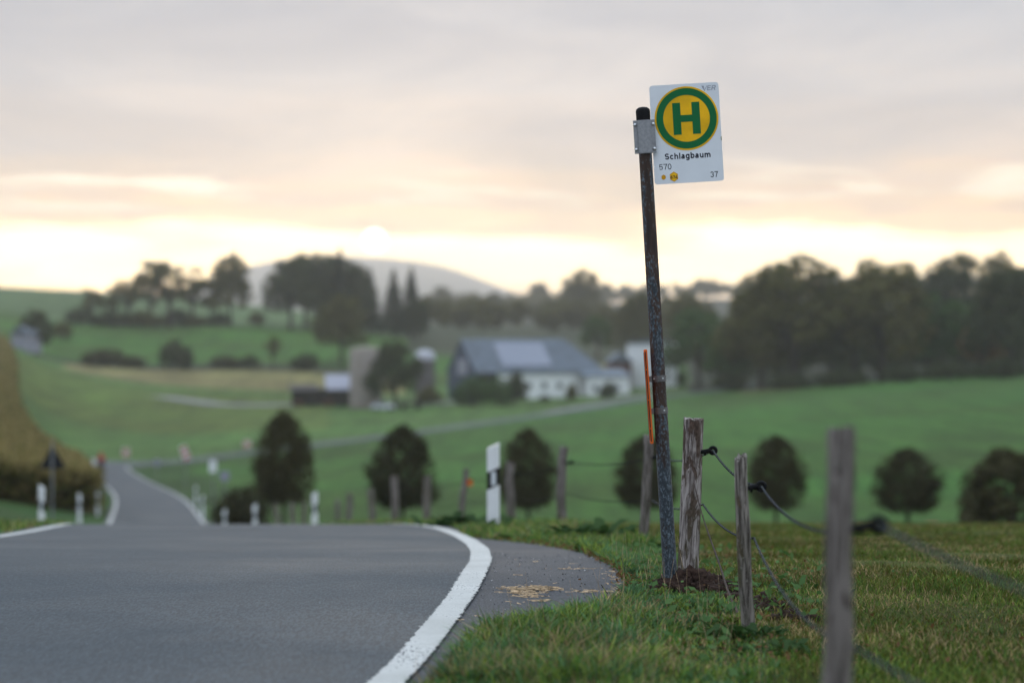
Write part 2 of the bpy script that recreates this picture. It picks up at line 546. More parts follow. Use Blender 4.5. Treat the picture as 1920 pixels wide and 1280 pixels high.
M['dryleaf'] = leafmat('dry_leaf', (0.10, 0.045, 0.02), (0.22, 0.12, 0.05))


# ------------------------------------------------------------------ terrain
KY = np.array([-300, -60, 0, 8, 12, 14.5, 18, 21.6, 26, 30, 35, 40, 46, 55, 70, 90, 112, 140, 168, 230, 300, 400, 500, 570, 700, 1000, 1500, 2250, 5000, 13000, 14000], float)
KU = np.array([-900, -150, 0, 100, 250, 500, 800, 1100, 1400, 1920, 2700], float)
NEAR = [2.0, -1.20, -1.46, -1.48, -1.48, -1.472, -1.62, -1.83, -2.09, -2.325, -2.665, -3.04, -3.50]
rows = [[z] * 11 for z in NEAR] + [
    [-3.9, -4.0, -4.1, -4.2, -4.24, -4.25, -4.25, -4.25, -4.25, -4.25, -4.25],       # 55
    [-4.6, -4.9, -5.1, -5.4, -5.52, -5.52, -5.52, -5.5, -5.5, -5.5, -5.5],           # 70
    [-5.1, -5.7, -6.2, -6.8, -7.08, -7.12, -7.12, -7.1, -7.1, -7.1, -7.1],           # 90
    [-6.6, -7.3, -7.8, -8.1, -8.6, -8.8, -8.9, -8.9, -8.9, -8.9, -8.7],              # 112
    [-6.8, -7.6, -8.3, -8.9, -9.8, -10.0, -10.0, -9.7, -9.4, -9.1, -8.7],            # 140
    [-6.8, -8.0, -9.0, -10.0, -10.75, -10.9, -10.4, -9.8, -9.3, -8.7, -8.2],         # 168
    [-6.6, -8.0, -9.4, -11.6, -12.8, -12.9, -11.7, -10.5, -9.3, -8.0, -7.0],         # 230
    [-5.0, -6.5, -8.2, -12.6, -14.6, -14.2, -12.8, -11.0, -9.0, -7.0, -6.0],         # 300
    [-2.0, -3.0, -5.2, -10.2, -13.6, -13.8, -13.4, -12.2, -9.6, -6.6, -5.0],         # 400
    [0.0, -0.5, -1.7, -5.8, -9.6, -11.6, -12.1, -11.3, -9.4, -6.0, -4.0],            # 500
    [5.0, 3.0, 0.5, -4.2, -6.0, -6.2, -8.0, -9.0, -8.5, -5.0, -3.0],                 # 570
    [14, 12, 9, 6.0, 4.3, 4.3, 0.5, -2.5, -3.0, -1.0, 1.0],                          # 700
    [28, 25, 22, 21, 19, 14, 7, 6, 11, 16, 18],                                      # 1000
    [24, 22, 20, 18, 16, 14, 12, 12, 16, 22, 24],                                    # 1500
    [30, 30, 28, 26, 26, 26, 26, 34, 40, 44, 44],                                    # 2250
    [50, 50, 50, 50, 50, 52, 52, 50, 50, 50, 50],                                    # 4200
    [100, 110, 130, 145, 190, 405, 400, 130, 150, 160, 160],                         # 8000
    [50] * 11,
]
KZ = np.array(rows, float)


def pchip_slopes(x, y):
    h = np.diff(x); d = np.diff(y, axis=0) / h[:, None]
    m = np.zeros_like(y)
    a, b = d[:-1], d[1:]
    w1 = (2 * h[1:] + h[:-1])[:, None]; w2 = (h[1:] + 2 * h[:-1])[:, None]
    ok = (a * b) > 0
    with np.errstate(divide='ignore', invalid='ignore'):
        v = (w1 + w2) / (w1 / np.where(ok, a, 1) + w2 / np.where(ok, b, 1))
    m[1:-1] = np.where(ok, v, 0)
    m[0], m[-1] = d[0], d[-1]
    return m


KM = pchip_slopes(KY, KZ)


def hermite(x, xk, yk, mk):
    i = np.clip(np.searchsorted(xk, x) - 1, 0, len(xk) - 2)
    h = xk[i + 1] - xk[i]
    t = np.clip((x - xk[i]) / h, 0, 1)
    h = h[:, None]; t = t[:, None]
    return (1 + 2 * t) * (1 - t) ** 2 * yk[i] + t * (1 - t) ** 2 * h * mk[i] + t * t * (3 - 2 * t) * yk[i + 1] + t * t * (t - 1) * h * mk[i + 1]


def ground_z(x, y):
    x = np.atleast_1d(np.asarray(x, float)); y = np.atleast_1d(np.asarray(y, float))
    cols = hermite(np.clip(y, KY[0], KY[-1]), KY, KZ, KM)             # n x 11
    u = np.clip(960 + FPX * x / np.maximum(y, 40.0), KU[0], KU[-1])
    i = np.clip(np.searchsorted(KU, u) - 1, 0, len(KU) - 2)
    d = np.diff(cols, axis=1) / np.diff(KU)[None, :]
    mk = np.zeros_like(cols)
    mk[:, 1:-1] = 0.5 * (d[:, :-1] + d[:, 1:])
    n = np.arange(len(u))
    h = KU[i + 1] - KU[i]; t = (u - KU[i]) / h
    z = (1 + 2 * t) * (1 - t) ** 2 * cols[n, i] + t * (1 - t) ** 2 * h * mk[n, i] + t * t * (3 - 2 * t) * cols[n, i + 1] + t * t * (t - 1) * h * mk[n, i + 1]
    return z


def gz(x, y): return float(ground_z(x, y)[0])


def at(u, d, dz=0.0):
    """point on the ground under photo column u at distance d"""
    x = (u - 960) / FPX * d
    return Vector((x, d, gz(x, d) + dz))


def catmull(pts, n=24):
    P_ = np.asarray(pts, float)
    P_ = np.vstack([2 * P_[0] - P_[1], P_, 2 * P_[-1] - P_[-2]])
    out = []
    for k in range(1, len(P_) - 2):
        p0, p1, p2, p3 = P_[k - 1:k + 3]
        d = [max(np.linalg.norm(b - a), 1e-6) ** 0.5 for a, b in ((p0, p1), (p1, p2), (p2, p3))]
        m1 = (p2 - p1) / 1 + d[1] * ((p1 - p0) / d[0] - (p2 - p0) / (d[0] + d[1]))
        m2 = (p2 - p1) / 1 + d[1] * ((p3 - p2) / d[2] - (p3 - p1) / (d[1] + d[2]))
        for t in np.linspace(0, 1, n, endpoint=False):
            out.append((2 * t**3 - 3 * t**2 + 1) * p1 + (t**3 - 2 * t**2 + t) * m1 + (-2 * t**3 + 3 * t**2) * p2 + (t**3 - t**2) * m2)
    out.append(P_[-2])
    return np.array(out)


def offset(path, off):
    T = np.gradient(path, axis=0); T /= np.linalg.norm(T, axis=1)[:, None]
    N = np.stack([T[:, 1], -T[:, 0]], 1)          # to the right
    return path + N * (off if np.isscalar(off) else np.asarray(off)[:, None])


ROAD_R = catmull([(-13, -50), (-6.6, -22), (-3.2, -8), (-1.75, 0), (-1.02, 6), (-0.52, 10.5), (-0.375, 12.5), (-0.262, 14.5), (-0.225, 17.4), (-0.335, 21.4), (-0.66, 26.6), (-1.1, 31),
                  (-2.45, 40), (-4.6, 53), (-13.9, 112), (-22.9, 168), (-35.5, 230), (-41.6, 262), (-43.6, 276), (-42.4, 289), (-37, 301), (-27.5, 317), (-12.5, 352),
                  (3.6, 405), (23.5, 450), (40, 480), (72, 520), (125, 560)])
ROAD_W = 4.7


def strip(name, left, right, dz, mat, cross=1):
    n = len(left)
    w = np.linspace(0, 1, cross + 1)
    XY = left[:, None, :] * (1 - w)[None, :, None] + right[:, None, :] * w[None, :, None]
    XY = XY.reshape(-1, 2)
    V = np.column_stack([XY, ground_z(XY[:, 0], XY[:, 1]) + dz])
    i, j = np.meshgrid(np.arange(n - 1), np.arange(cross), indexing='ij')
    k = cross + 1
    F = np.stack([i * k + j, i * k + j + 1, (i + 1) * k + j + 1, (i + 1) * k + j], -1).reshape(-1, 4)
    return link(name, mesh_np(name, V, F, True), mat)


# distance of points to the road centre line
ROAD_C = offset(ROAD_R, -ROAD_W / 2)


def road_dist(x, y):
    p = np.column_stack([x, y]); d = np.full(len(p), 1e9)
    for s in range(0, len(p), 20000):
        q = p[s:s + 20000]
        dd = ((q[:, None, :] - ROAD_C[None, ::3, :]) ** 2).sum(-1)
        d[s:s + 20000] = np.sqrt(dd.min(1))
    return d


LAYBY = catmull([(-0.62, 8.6), (-0.34, 10.4), (-0.19, 11.6), (-0.02, 12.35), (0.30, 12.75), (0.56, 13.4), (0.68, 15.0), (0.66, 16.7), (0.55, 19.2), (0.2, 22.0), (-0.3, 24.2), (-0.85, 26.5)], 10)


def in_layby(x, y, grow=0.0):
    xr = np.interp(y, LAYBY[:, 1], LAYBY[:, 0], left=-9, right=-9)
    return x < xr + grow


FENCE = [  # photo column of the base, distance, height, width, lean (radians, + to the right), wood
    (1541, 6.8, 1.235, 0.085, 0.055, 'woodC'), (1400, 12.2, 0.90, 0.072, -0.035, 'woodB'), (1287, 14.9, 1.0, 0.115, 0.055, 'woodA'),
    (1206, 21.6, 0.99, 0.085, 0.045, 'woodC'), (1052, 32.0, 1.06, 0.115, 0.03, 'woodC'), (958, 39.0, 1.02, 0.14, 0.0, 'woodC'),
    (865, 45.0, 1.05, 0.12, 0.08, 'woodC'), (798, 52.0, 1.1, 0.16, 0.05, 'woodB'), (740, 57.0, 1.25, 0.19, 0.0, 'woodC'),
    (697, 65.0, 1.12, 0.17, 0.0, 'woodB'), (655, 72.0, 1.15, 0.2, 0.0, 'woodB'), (634, 80.0, 1.1, 0.16, 0.0, 'woodC'),
    (570, 90.0, 1.15, 0.2, 0.0, 'woodB'), (549, 97.0, 1.2, 0.22, 0.02, 'woodB'), (519, 104.0, 1.3, 0.24, -0.02, 'woodB'), (474, 118.0, 1.2, 0.2, 0.0, 'woodC'), (443, 130.0, 1.2, 0.2, 0.0, 'woodC')]
FXY = np.array([((u - 960) / FPX * d, d) for u, d, *_ in FENCE])

# corn field outline (right edge)
CORN_R = catmull([(-21.2, 121), (-23.2, 134), (-30, 168), (-37, 205), (-47.5, 245), (-61.5, 300), (-93, 450), (-128, 600), (-150, 690)], 10)


def corn_mask(x, y):
    xr = np.interp(y, CORN_R[:, 1], CORN_R[:, 0], left=-1e9, right=-1e9)
    return (x < xr) & (y > 121.5)


def build_ground():
    ny = 560
    y = np.concatenate([np.linspace(-120, 6, 24), 6 + (14000 - 6) * (np.linspace(0, 1, ny)[1:] ** 3.4)])
    s = np.linspace(-1, 1, 321)
    s = np.sign(s) * (0.25 * np.abs(s) + 0.75 * np.abs(s) ** 2)
    Y, Sx = np.meshgrid(y, s, indexing='ij')
    X = Sx * (45 + 0.40 * np.maximum(Y + 40, 0))
    x, yy = X.ravel(), Y.ravel()
    z = ground_z(x, yy)
    u = 960 + FPX * x / np.maximum(yy, 1.0)
    rd = road_dist(x, yy)
    low = np.clip((ROAD_W / 2 + 0.1 - rd) / 0.5, 0, 1) * (0.05 + 0.0006 * np.abs(yy))
    low = np.maximum(low, 0.035 * (in_layby(x, yy, -0.05) & (yy > 8) & (yy < 27) & (x > -3)))
    z = z - low
    # gentle unevenness of the meadow
    amp = np.clip((rd - 3.2) / 2.0, 0, 1) * 0.03
    z += amp * (np.sin(x * 2.1 + np.sin(yy * 0.7)) * np.sin(yy * 1.7 + x * 0.5))
    col = np.zeros((len(x), 3))
    meadow = np.array((0.075, 0.085, 0.016)); verge = np.array((0.055, 0.070, 0.016)); field = np.array((0.042, 0.098, 0.015))
    field2 = np.array((0.066, 0.115, 0.026)); ochre = np.array((0.175, 0.150, 0.060)); cornc = np.array((0.12, 0.095, 0.035)); wood = np.array((0.030, 0.034, 0.018))
    pale = np.array((0.075, 0.120, 0.045)); bank = np.array((0.032, 0.066, 0.014))
    col[:] = field
    fx = np.interp(yy, FXY[:, 1], FXY[:, 0])
    nr = yy < 62
    col[nr] = meadow
    col[nr & (x < fx)] = verge
    col[(yy >= 62) & (yy < 300) & (x < fx - 0) & (rd < 9)] = bank
    rx = np.interp(yy, ROAD_C[600:, 1], ROAD_C[600:, 0])
    left = x < np.interp(yy, [0, 280, 320, 360, 410, 480, 560], [0, -45, -27, -12, 4, 40, 120])
    col[(yy > 230) & left] = field2
    col[(yy > 380) & (yy < 505) & (u < 620)] = field2 * np.array((1.25, 1.0, 0.9))
    col[(yy > 520) & (yy < 562) & (u < 760) & (u > 120)] = ochre
    col[(yy > 562) & (yy < 576) & (u < 700)] = wood
    col[(yy >= 576) & (yy < 690)] = field * np.array((1.1, 1.05, 1.0))
    col[(yy > 540) & (yy < 660) & (u > 1060) & (u < 1175)] = ochre * 1.1
    col[(yy > 452) & (yy < 475) & (u > 1385) & (u < 1500)] = ochre * 0.8
    col[(yy > 690) & (yy < 1100)] = pale
    col[(yy > 640) & (u > 760)] = wood * 1.5
    col[(yy > 478) & (u > 1290)] = wood
    col[yy > 1100] = wood
    cm = corn_mask(x, yy)
    col[cm] = cornc
    n = len(s)
    i, j = np.meshgrid(np.arange(len(y) - 1), np.arange(n - 1), indexing='ij')
    F = np.stack([i * n + j, i * n + j + 1, (i + 1) * n + j + 1, (i + 1) * n + j], -1).reshape(-1, 4)
    o = link('ground', mesh_np('ground', np.column_stack([x, yy, z]), F, True, col), M['ground'])
    tag(o, kind='structure')


build_ground()
tag(strip('road', offset(ROAD_R, -ROAD_W - 0.22), offset(ROAD_R, np.interp(ROAD_R[:, 1], [8.6, 9.2, 26, 30], [0.24, 0.08, 0.08, 0.24])), 0.020, M['road'], 6), kind='structure')
# edge lines with slightly ragged borders
rng = np.random.default_rng(5)
def ragged(path, c, w):
    fine = []
    for a, b in zip(path[:-1], path[1:]):
        k = 6 if 6 < a[1] < 45 else 1
        for t in range(k): fine.append(a + (b - a) * t / k)
    fine = np.array(fine + [path[-1]])
    r1 = rng.normal(0, 0.006, len(fine)); r2 = rng.normal(0, 0.006, len(fine))
    return offset(fine, c - w / 2 + r1), offset(fine, c + w / 2 + r2)
a, b = ragged(ROAD_R, 0.0, 0.155)
tag(strip('road_edge_line', a, b, 0.027, M['paint']), kind='structure')
a, b = ragged(ROAD_R, -ROAD_W, 0.15)
tag(strip('road_edge_line', a, b, 0.027, M['paint']), kind='structure')
# lay-by: old asphalt beside the line
lx = np.interp(LAYBY[:, 1], ROAD_R[:, 1][:600], ROAD_R[:, 0][:600])
jit = rng.normal(0, 0.018, len(LAYBY))
tag(strip('lay_by', np.column_stack([lx - 0.05, LAYBY[:, 1]]), np.column_stack([np.maximum(LAYBY[:, 0] + jit, lx + 0.05), LAYBY[:, 1]]), 0.012, M['layby'], 6), kind='structure')
# pale farm track
tp = catmull([((u - 960) / FPX * d, d) for u, d in ((300, 484), (360, 478), (430, 470), (520, 474), (600, 480), (700, 482), (800, 484), (900, 488))], 10)
tag(strip('farm_track', offset(tp, -3.2), offset(tp, 3.2), 0.10, M['track'], 2), kind='structure')
tp2 = catmull([((u - 960) / FPX * d, d) for u, d in ((1020, 420), (1080, 440), (1150, 462), (1240, 490))], 10)
tag(strip('farm_path', offset(tp2, -1.6), offset(tp2, 1.6), 0.10, M['track'], 2), kind='structure')

# ------------------------------------------------------------------ haze
hb = MB(); hb.box((0, 7000, 239.0), (14400, 14300, 514.0))
hm = bpy.data.materials.new('haze_air'); hm.use_nodes = True
hg = G(hm.node_tree); hg.n.clear()
pv = hg.new('ShaderNodeVolumePrincipled')
pv.inputs['Color'].default_value = (0.95, 0.95, 0.955, 1)
pv.inputs['Density'].default_value = 0.00016
pv.inputs['Anisotropy'].default_value = 0.68
ho = hg.new('ShaderNodeOutputMaterial'); hg.l.new(pv.outputs[0], ho.inputs['Volume'])
tag(hb.build('haze', hm), kind='stuff')

# ------------------------------------------------------------------ trees
def leaf_quads(P0, N0, size, rng):
    n = len(P0)
    a = rng.normal(size=(n, 3)); a -= (a * N0).sum(1)[:, None] * N0; a /= np.linalg.norm(a, axis=1)[:, None] + 1e-9
    b = np.cross(N0, a)
    s = size * rng.uniform(0.55, 1.3, n)[:, None]
    V = np.stack([P0 - a * s, P0 - b * s * 0.55, P0 + a * s, P0 + b * s * 0.55], 1).reshape(-1, 3)
    F = np.arange(n * 4).reshape(-1, 4)
    return V, F


def cloud(blobs, n, size, rng, shell=0.55, sky=0.5):
    B = np.array(blobs, float)
    w = B[:, 3] ** 2; w /= w.sum()
    k = rng.choice(len(B), n, p=w)
    d = rng.normal(size=(n, 3)); d /= np.linalg.norm(d, axis=1)[:, None]
    r = shell + (1 - shell) * rng.random(n) ** 0.7
    r *= 1 + 0.25 * rng.normal(size=n) * 0.6
    P0 = B[k, :3] + d * (B[k, 3] * r)[:, None]
    N0 = d * 0.7 + rng.normal(size=(n, 3)) * 0.55 + np.array((0, 0, 0.25)); N0 /= np.linalg.norm(N0, axis=1)[:, None]
    return leaf_quads(P0, N0, size, rng)


def trunk_mesh(h, r, tops, rng, k=7):
    parts = [tube_np([(0, 0, -0.03), (0.004, 0, h * 0.5), (0.0, 0.005, h)], [r * 1.3, r, r * 0.75], k)]
    for t in tops:
        t = np.array(t); z0 = h * rng.uniform(0.65, 1.0)
        m = np.array((t[0] * 0.45, t[1] * 0.45, z0 + (t[2] - z0) * 0.55))
        parts.append(tube_np([(0, 0, z0), m, t], [r * 0.55, r * 0.36, r * 0.12], 5))
    return join_np(parts)


def tree_proto(kind, seed):
    rng = np.random.default_rng(seed)
    if kind == 'round':
        bl = [(0, 0, 0.58, 0.20), (0.02, 0, 0.78, 0.13)]
        for q in range(26):
            zz = 0.29 + 0.64 * ((q + rng.random()) / 26) ** 0.9
            t = q * 2.4 + rng.uniform(-.5, .5)
            rr = 0.275 * math.sqrt(max(0.0, 1 - ((zz - 0.47) / 0.475) ** 2)) * rng.uniform(0.75, 1.08)
            bl.append((rr * math.cos(t), rr * math.sin(t), zz, rng.uniform(0.085, 0.13) * (1.25 - 0.6 * zz)))
        cr = cloud(bl, 3600, 0.026, rng)
        tr = trunk_mesh(0.34, 0.022, [b[:3] for b in bl[1::3]], rng)
    elif kind == 'airy':
        bl = []
        for q in range(26):
            d = rng.normal(size=3); d /= np.linalg.norm(d); rr = rng.random() ** 0.45
            bl.append((0.27 * rr * d[0], 0.27 * rr * d[1], 0.63 + 0.31 * rr * d[2], rng.uniform(0.05, 0.085)))
        cr = cloud(bl, 2100, 0.020, rng, 0.3)
        tr = trunk_mesh(0.40, 0.020, [b[:3] for b in bl[::2]], rng)
    elif kind == 'spruce':
        n = 2400
        z = 1 - np.sqrt(rng.random(n)) * 0.93
        lay = (z * 15) % 1.0
        rad = (1 - z) * 0.19 * (1.15 - 0.55 * lay) + 0.006
        t = rng.random(n) * 2 * np.pi
        rr = rad * rng.uniform(0.45, 1.05, n)
        P0 = np.stack([rr * np.cos(t), rr * np.sin(t), z - 0.12 * rr], 1)
        N0 = np.stack([np.cos(t) * 0.4, np.sin(t) * 0.4, np.ones(n)], 1) + rng.normal(size=(n, 3)) * 0.35
        N0 /= np.linalg.norm(N0, axis=1)[:, None]
        cr = leaf_quads(P0, N0, 0.024, rng)
        tr = trunk_mesh(0.9, 0.014, [], rng)
    elif kind == 'egg':
        bl = []
        for q in range(64):
            zq = rng.random() ** 1.15
            pr = np.interp(zq, [0, 0.08, 0.3, 0.5, 0.7, 0.86, 1.0], [0.22, 0.31, 0.35, 0.33, 0.27, 0.19, 0.07])
            t = rng.random() * 6.28; rr = pr * math.sqrt(rng.uniform(0.25, 1.0)) * (1 + 0.14 * math.sin(2 * t + seed) * (1 - zq))
            bl.append((rr * math.cos(t), rr * math.sin(t), 0.30 + 0.66 * zq, rng.uniform(0.055, 0.10) * (1.15 - 0.5 * zq)))
        c1 = cloud(bl, 6500, 0.016, rng, 0.35)
        n = 5200
        z = rng.random(n) ** 1.1
        pr = np.interp(z, [0, 0.05, 0.16, 0.32, 0.5, 0.68, 0.84, 0.95, 1.0], [0.20, 0.31, 0.37, 0.39, 0.38, 0.32, 0.23, 0.13, 0.03])
        t = rng.random(n) * 6.28
        rr = pr * (1 + 0.10 * np.sin(2 * t + seed + 4 * z) + 0.08 * np.sin(5 * t - 9 * z + seed)) * (0.4 + 0.62 * rng.random(n) ** 0.8)
        P0 = np.stack([rr * np.cos(t), rr * np.sin(t), 0.25 + 0.74 * z + rng.normal(0, 0.02, n)], 1)
        N0 = np.stack([np.cos(t), np.sin(t), 0.3 + 0 * t], 1) + rng.normal(size=(n, 3)) * 0.7
        N0 /= np.linalg.norm(N0, axis=1)[:, None]
        cr = join_np([c1, leaf_quads(P0, N0, 0.018, rng)])
        tr = trunk_mesh(0.5, 0.020, [(0.15, 0, 0.6), (-0.14, 0.05, 0.55), (0, -0.1, 0.75), (0.02, 0.12, 0.62)], rng)
    else:  # shrub
        bl = []
        for q in range(12):
            t = q * 2.4; rr = 0.52 * math.sqrt(q / 12)
            bl.append((rr * math.cos(t), rr * math.sin(t) * 0.7, 0.42 - 0.30 * (q / 12) + rng.uniform(0, 0.25), rng.uniform(0.22, 0.32)))
        cr = cloud(bl, 1600, 0.055, rng)
        tr = trunk_mesh(0.3, 0.03, [b[:3] for b in bl[::3]], rng, 5)
    return mesh_np('crown', *cr), mesh_np('trunk', *tr, smooth=True)


PROTO = {}
for kd, ns in (('round', 4), ('airy', 4), ('spruce', 2), ('egg', 6), ('shrub', 3)):
    PROTO[kd] = [tree_proto(kd, 11 * i + len(kd)) for i in range(ns)]
MATED = {}


def tree(name, kind, v, mat, loc, h, wid, label, cat='tree', group=None, rz=None):
    """wid = crown width over the proto's natural width"""
    key = (kind, v, mat)
    if key not in MATED:
        c, t = PROTO[kind][v % len(PROTO[kind])]
        c = c.copy(); c.materials.append(M[mat]); t = t.copy(); t.materials.append(M['bark'])
        MATED[key] = (c, t)
    c, t = MATED[key]
    r = empty(name, loc, rz if rz is not None else (v * 1.7 + h * 3.1 + loc[0]) % 6.28, label, cat, group)
    r.scale = (h * wid, h * wid, h)
    link('crown' if kind != 'shrub' else 'foliage', c, None, r)
    link('trunk' if kind != 'shrub' else 'stem', t, None, r)
    return r


# row of young egg-shaped trees in the dip
EGG = [(532, 113, 1.06, 775, 'leaf_brown', 'largest egg-shaped young tree, beside the low dark bush left of the white delineator posts'),
       (755, 114, 1.12, 799, 'leaf_brown', 'egg-shaped young tree behind the weathered posts, midway between the two tall white delineators'),
       (990, 115, 1.0, 805, 'leaf_brown', 'egg-shaped young tree standing right behind the nearest white delineator post'),
       (1212, 116, 1.08, 818, 'leaf_brown', 'egg-shaped young tree mostly hidden behind the leaning bus stop pole'),
       (1455, 114, 0.98, 818, 'leaf_brown', 'egg-shaped young tree with visible trunk, between the thin split post and the blurred near post'),
       (1702, 114, 1.16, 842, 'leaf_brown', 'egg-shaped young tree with low crown, right of the nearest blurred fence post')]
for i, (u, d, w, vt, mt, lb) in enumerate(EGG):
    p = at(u, d)
    h = (p.z * -1 - (vt - 640) / FPX * d)
    tree('young_tree', 'egg', i, mt, p, h, w * 3.0 * 1.0 / (0.76 * h), lb, group='young trees planted in a row in the dip')
p = at(1898, 112); tree('dark_shrub', 'round', 2, 'leaf_brown', p - Vector((0, 0, 1.7)), 5.8, 1.35, 'dark bushy tree cut by the right picture edge, beyond the meadow', 'tree')
p = at(452, 108); tree('dark_shrub', 'shrub', 0, 'leaf_brown', p + Vector((0, 0, -0.1)), 2.6, 0.85, 'low dark bush leaning against the largest egg-shaped tree', 'shrub', rz=0.3)

# tree row on the left slope
LROW = [('airy', 0, 'leaf_olive', 172, 700, 538, 1.0, 'thin dark tree at the left end of the hillside tree row'),
        ('airy', 1, 'leaf_olive', 240, 705, 520, 1.0, 'loose tree second from the left end of the hillside tree row'),
        ('airy', 2, 'leaf_olive', 318, 700, 480, 1.1, 'tall loose tree with sky gaps, third in the hillside tree row'),
        ('airy', 3, 'leaf_olive', 362, 712, 500, 0.9, 'slender loose tree just left of the full-crowned hillside tree'),
        ('airy', 3, 'leaf_olive', 205, 715, 545, 1.0, 'small loose tree between the first two of the hillside tree row'),
       ('airy', 0, 'leaf_olive', 283, 715, 500, 1.0, 'loose tree joined to the left side of the tall one with sky gaps'),
       ('airy', 2, 'leaf_olive', 395, 716, 512, 0.9, 'loose tree touching the left side of the full-crowned hillside tree'),
       ('round', 0, 'leaf_olive', 432, 700, 476, 0.95, 'full-crowned tree on a clear trunk, right of the loose trees on the hillside')]
for kd, v, mt, u, d, vt, w, lb in LROW:
    p = at(u, d); h = (640 - vt) / FPX * d - p.z
    tree('hillside_tree', kd, v, mt, p, h * 1.02, w * (1.6 if kd == 'airy' else 1.0), lb, group='trees in a row on the left hillside')
BIG = [('round', 1, 'leaf_dark', 545, 690, 478, 1.05, 'left tree of the big dark clump above the farm'),
       ('round', 2, 'leaf_dark', 598, 700, 472, 1.0, 'middle tree of the big dark clump above the farm'),
       ('round', 0, 'leaf_dark', 572, 715, 474, 0.95, 'tree filling the gap between the left and middle trees of the big dark clump'),
       ('round', 1, 'leaf_dark', 630, 712, 476, 1.0, 'tree behind the tip spruce in the big dark clump'),
       ('spruce', 0, 'leaf_spruce', 637, 695, 462, 1.3, 'spruce whose tip tops the big dark clump above the farm'),
       ('round', 3, 'leaf_dark', 662, 700, 492, 0.95, 'right tree of the big dark clump above the farm'),
       ('spruce', 1, 'leaf_spruce', 694, 705, 500, 1.2, 'small spruce closing the right side of the big dark clump'),
       ('spruce', 0, 'leaf_spruce', 738, 700, 500, 1.35, 'left spruce of the pair right of the big dark clump'),
       ('spruce', 1, 'leaf_spruce', 771, 706, 500, 1.35, 'right spruce of the pair right of the big dark clump'),
       ('round', 0, 'leaf_dark', 782, 690, 560, 0.9, 'low round tree at the foot of the two spruces')]
for kd, v, mt, u, d, vt, w, lb in BIG:
    p = at(u, d); h = (640 - vt) / FPX * d - p.z
    tree('spruce_tree' if kd == 'spruce' else 'broadleaf_tree', kd, v, mt, p, h, w * 1.12, lb, group='trees of the clump above the farm')
MISC = [('olive_tree_crown', 'round', 2, 'leaf_olive', 640, 590, 552, 1.05, 'olive round tree standing alone left of the silo on the far meadow'),
        ('', 'airy', 0, 'leaf_olive', 512, 566, 626, 0.8, 'small thin tree in the hedge line on the far meadow'),
        ('', 'round', 1, 'leaf_dark', 66, 560, 578, 1.0, 'dark tree over the small pale building at the left picture edge'),
        ('', 'round', 1, 'leaf_dark', 741, 462, 636, 0.98, 'dark green tree right of the concrete silo, hiding the yard'),
        ('', 'round', 3, 'leaf_olive', 830, 1500, 535, 0.9, 'hazy small tree left of the middle of the valley woods'),
        ('', 'airy', 1, 'leaf_olive', 862, 1550, 545, 0.9, 'hazy loose tree in the gap of the valley woods'),
        ('', 'round', 0, 'leaf_dark', 925, 1350, 546, 0.85, 'hazy bluish tree above the barn ridge'),
        ('', 'round', 1, 'leaf_olive', 880, 900, 578, 1.0, 'brownish low tree behind the barn, left of the ridge'),
        ('', 'round', 2, 'leaf_olive', 975, 1250, 560, 1.05, 'hazy green tree behind the right half of the barn roof'),
        ('', 'round', 3, 'leaf_dark', 1010, 1700, 528, 1.0, 'hazy distant tree left of the tall pointed one'),
        ('', 'round', 0, 'leaf_olive', 1090, 1150, 502, 0.95, 'tall hazy tree rising to a point left of the bus stop pole'),
        ('', 'round', 1, 'leaf_green', 1050, 1100, 572, 1.1, 'broad hazy green tree below the tall pointed one'),
        ('', 'round', 2, 'leaf_green', 1120, 660, 590, 1.0, 'green tree behind the right barn corner'),
        ('', 'round', 3, 'leaf_olive', 1195, 640, 545, 0.9, 'brownish tree directly above the white house, left of the pole'),
        ('', 'round', 0, 'leaf_olive', 1285, 660, 552, 0.85, 'brownish tree directly right of the bus stop pole'),
        ('', 'round', 1, 'leaf_green', 1310, 520, 575, 1.1, 'green tree right of the white house'),
        ('', 'round', 2, 'leaf_green', 1372, 480, 592, 1.1, 'lower green tree at the left foot of the tall dark woodland'),
        ('', 'round', 3, 'leaf_olive', 1428, 475, 532, 1.05, 'olive tree on the left shoulder of the tallest dark tree'),
        ('', 'round', 0, 'leaf_olive', 1490, 465, 478, 1.18, 'tallest dark rounded tree of the right woodland'),
        ('', 'round', 1, 'leaf_dark', 1560, 470, 540, 0.95, 'dark tree filling the notch between the two tallest rounded trees'),
        ('', 'round', 2, 'leaf_olive', 1602, 475, 520, 0.9, 'olive tree on the left shoulder of the second tallest rounded tree'),
        ('', 'round', 3, 'leaf_olive', 1652, 465, 484, 1.05, 'second tallest rounded tree of the right woodland'),
        ('', 'round', 1, 'leaf_green', 1738, 470, 548, 0.9, 'greener tree right of the two tallest rounded trees'),
        ('', 'round', 0, 'leaf_dark', 1772, 560, 482, 0.75, 'hazier pointed tree behind the greener tree on the right'),
        ('', 'round', 2, 'leaf_green', 1800, 470, 560, 0.9, 'low green tree left of the dark tree at the right edge'),
        ('', 'round', 0, 'leaf_rust', 1838, 455, 590, 0.85, 'rusty brown tree at the woodland edge on the right'),
        ('', 'round', 3, 'leaf_dark', 1895, 445, 500, 1.1, 'dark tree with full crown at the right picture edge'),
        ('', 'airy', 2, 'leaf_olive', 1850, 600, 452, 1.0, 'tall loose tree with sky gaps near the right picture edge'),
        ('', 'airy', 3, 'leaf_olive', 1905, 600, 455, 1.0, 'tall loose tree cut by the right picture edge'),
        ('', 'airy', 1, 'leaf_olive', 1712, 640, 492, 0.7, 'small loose tree showing in the gap between two crowns')]
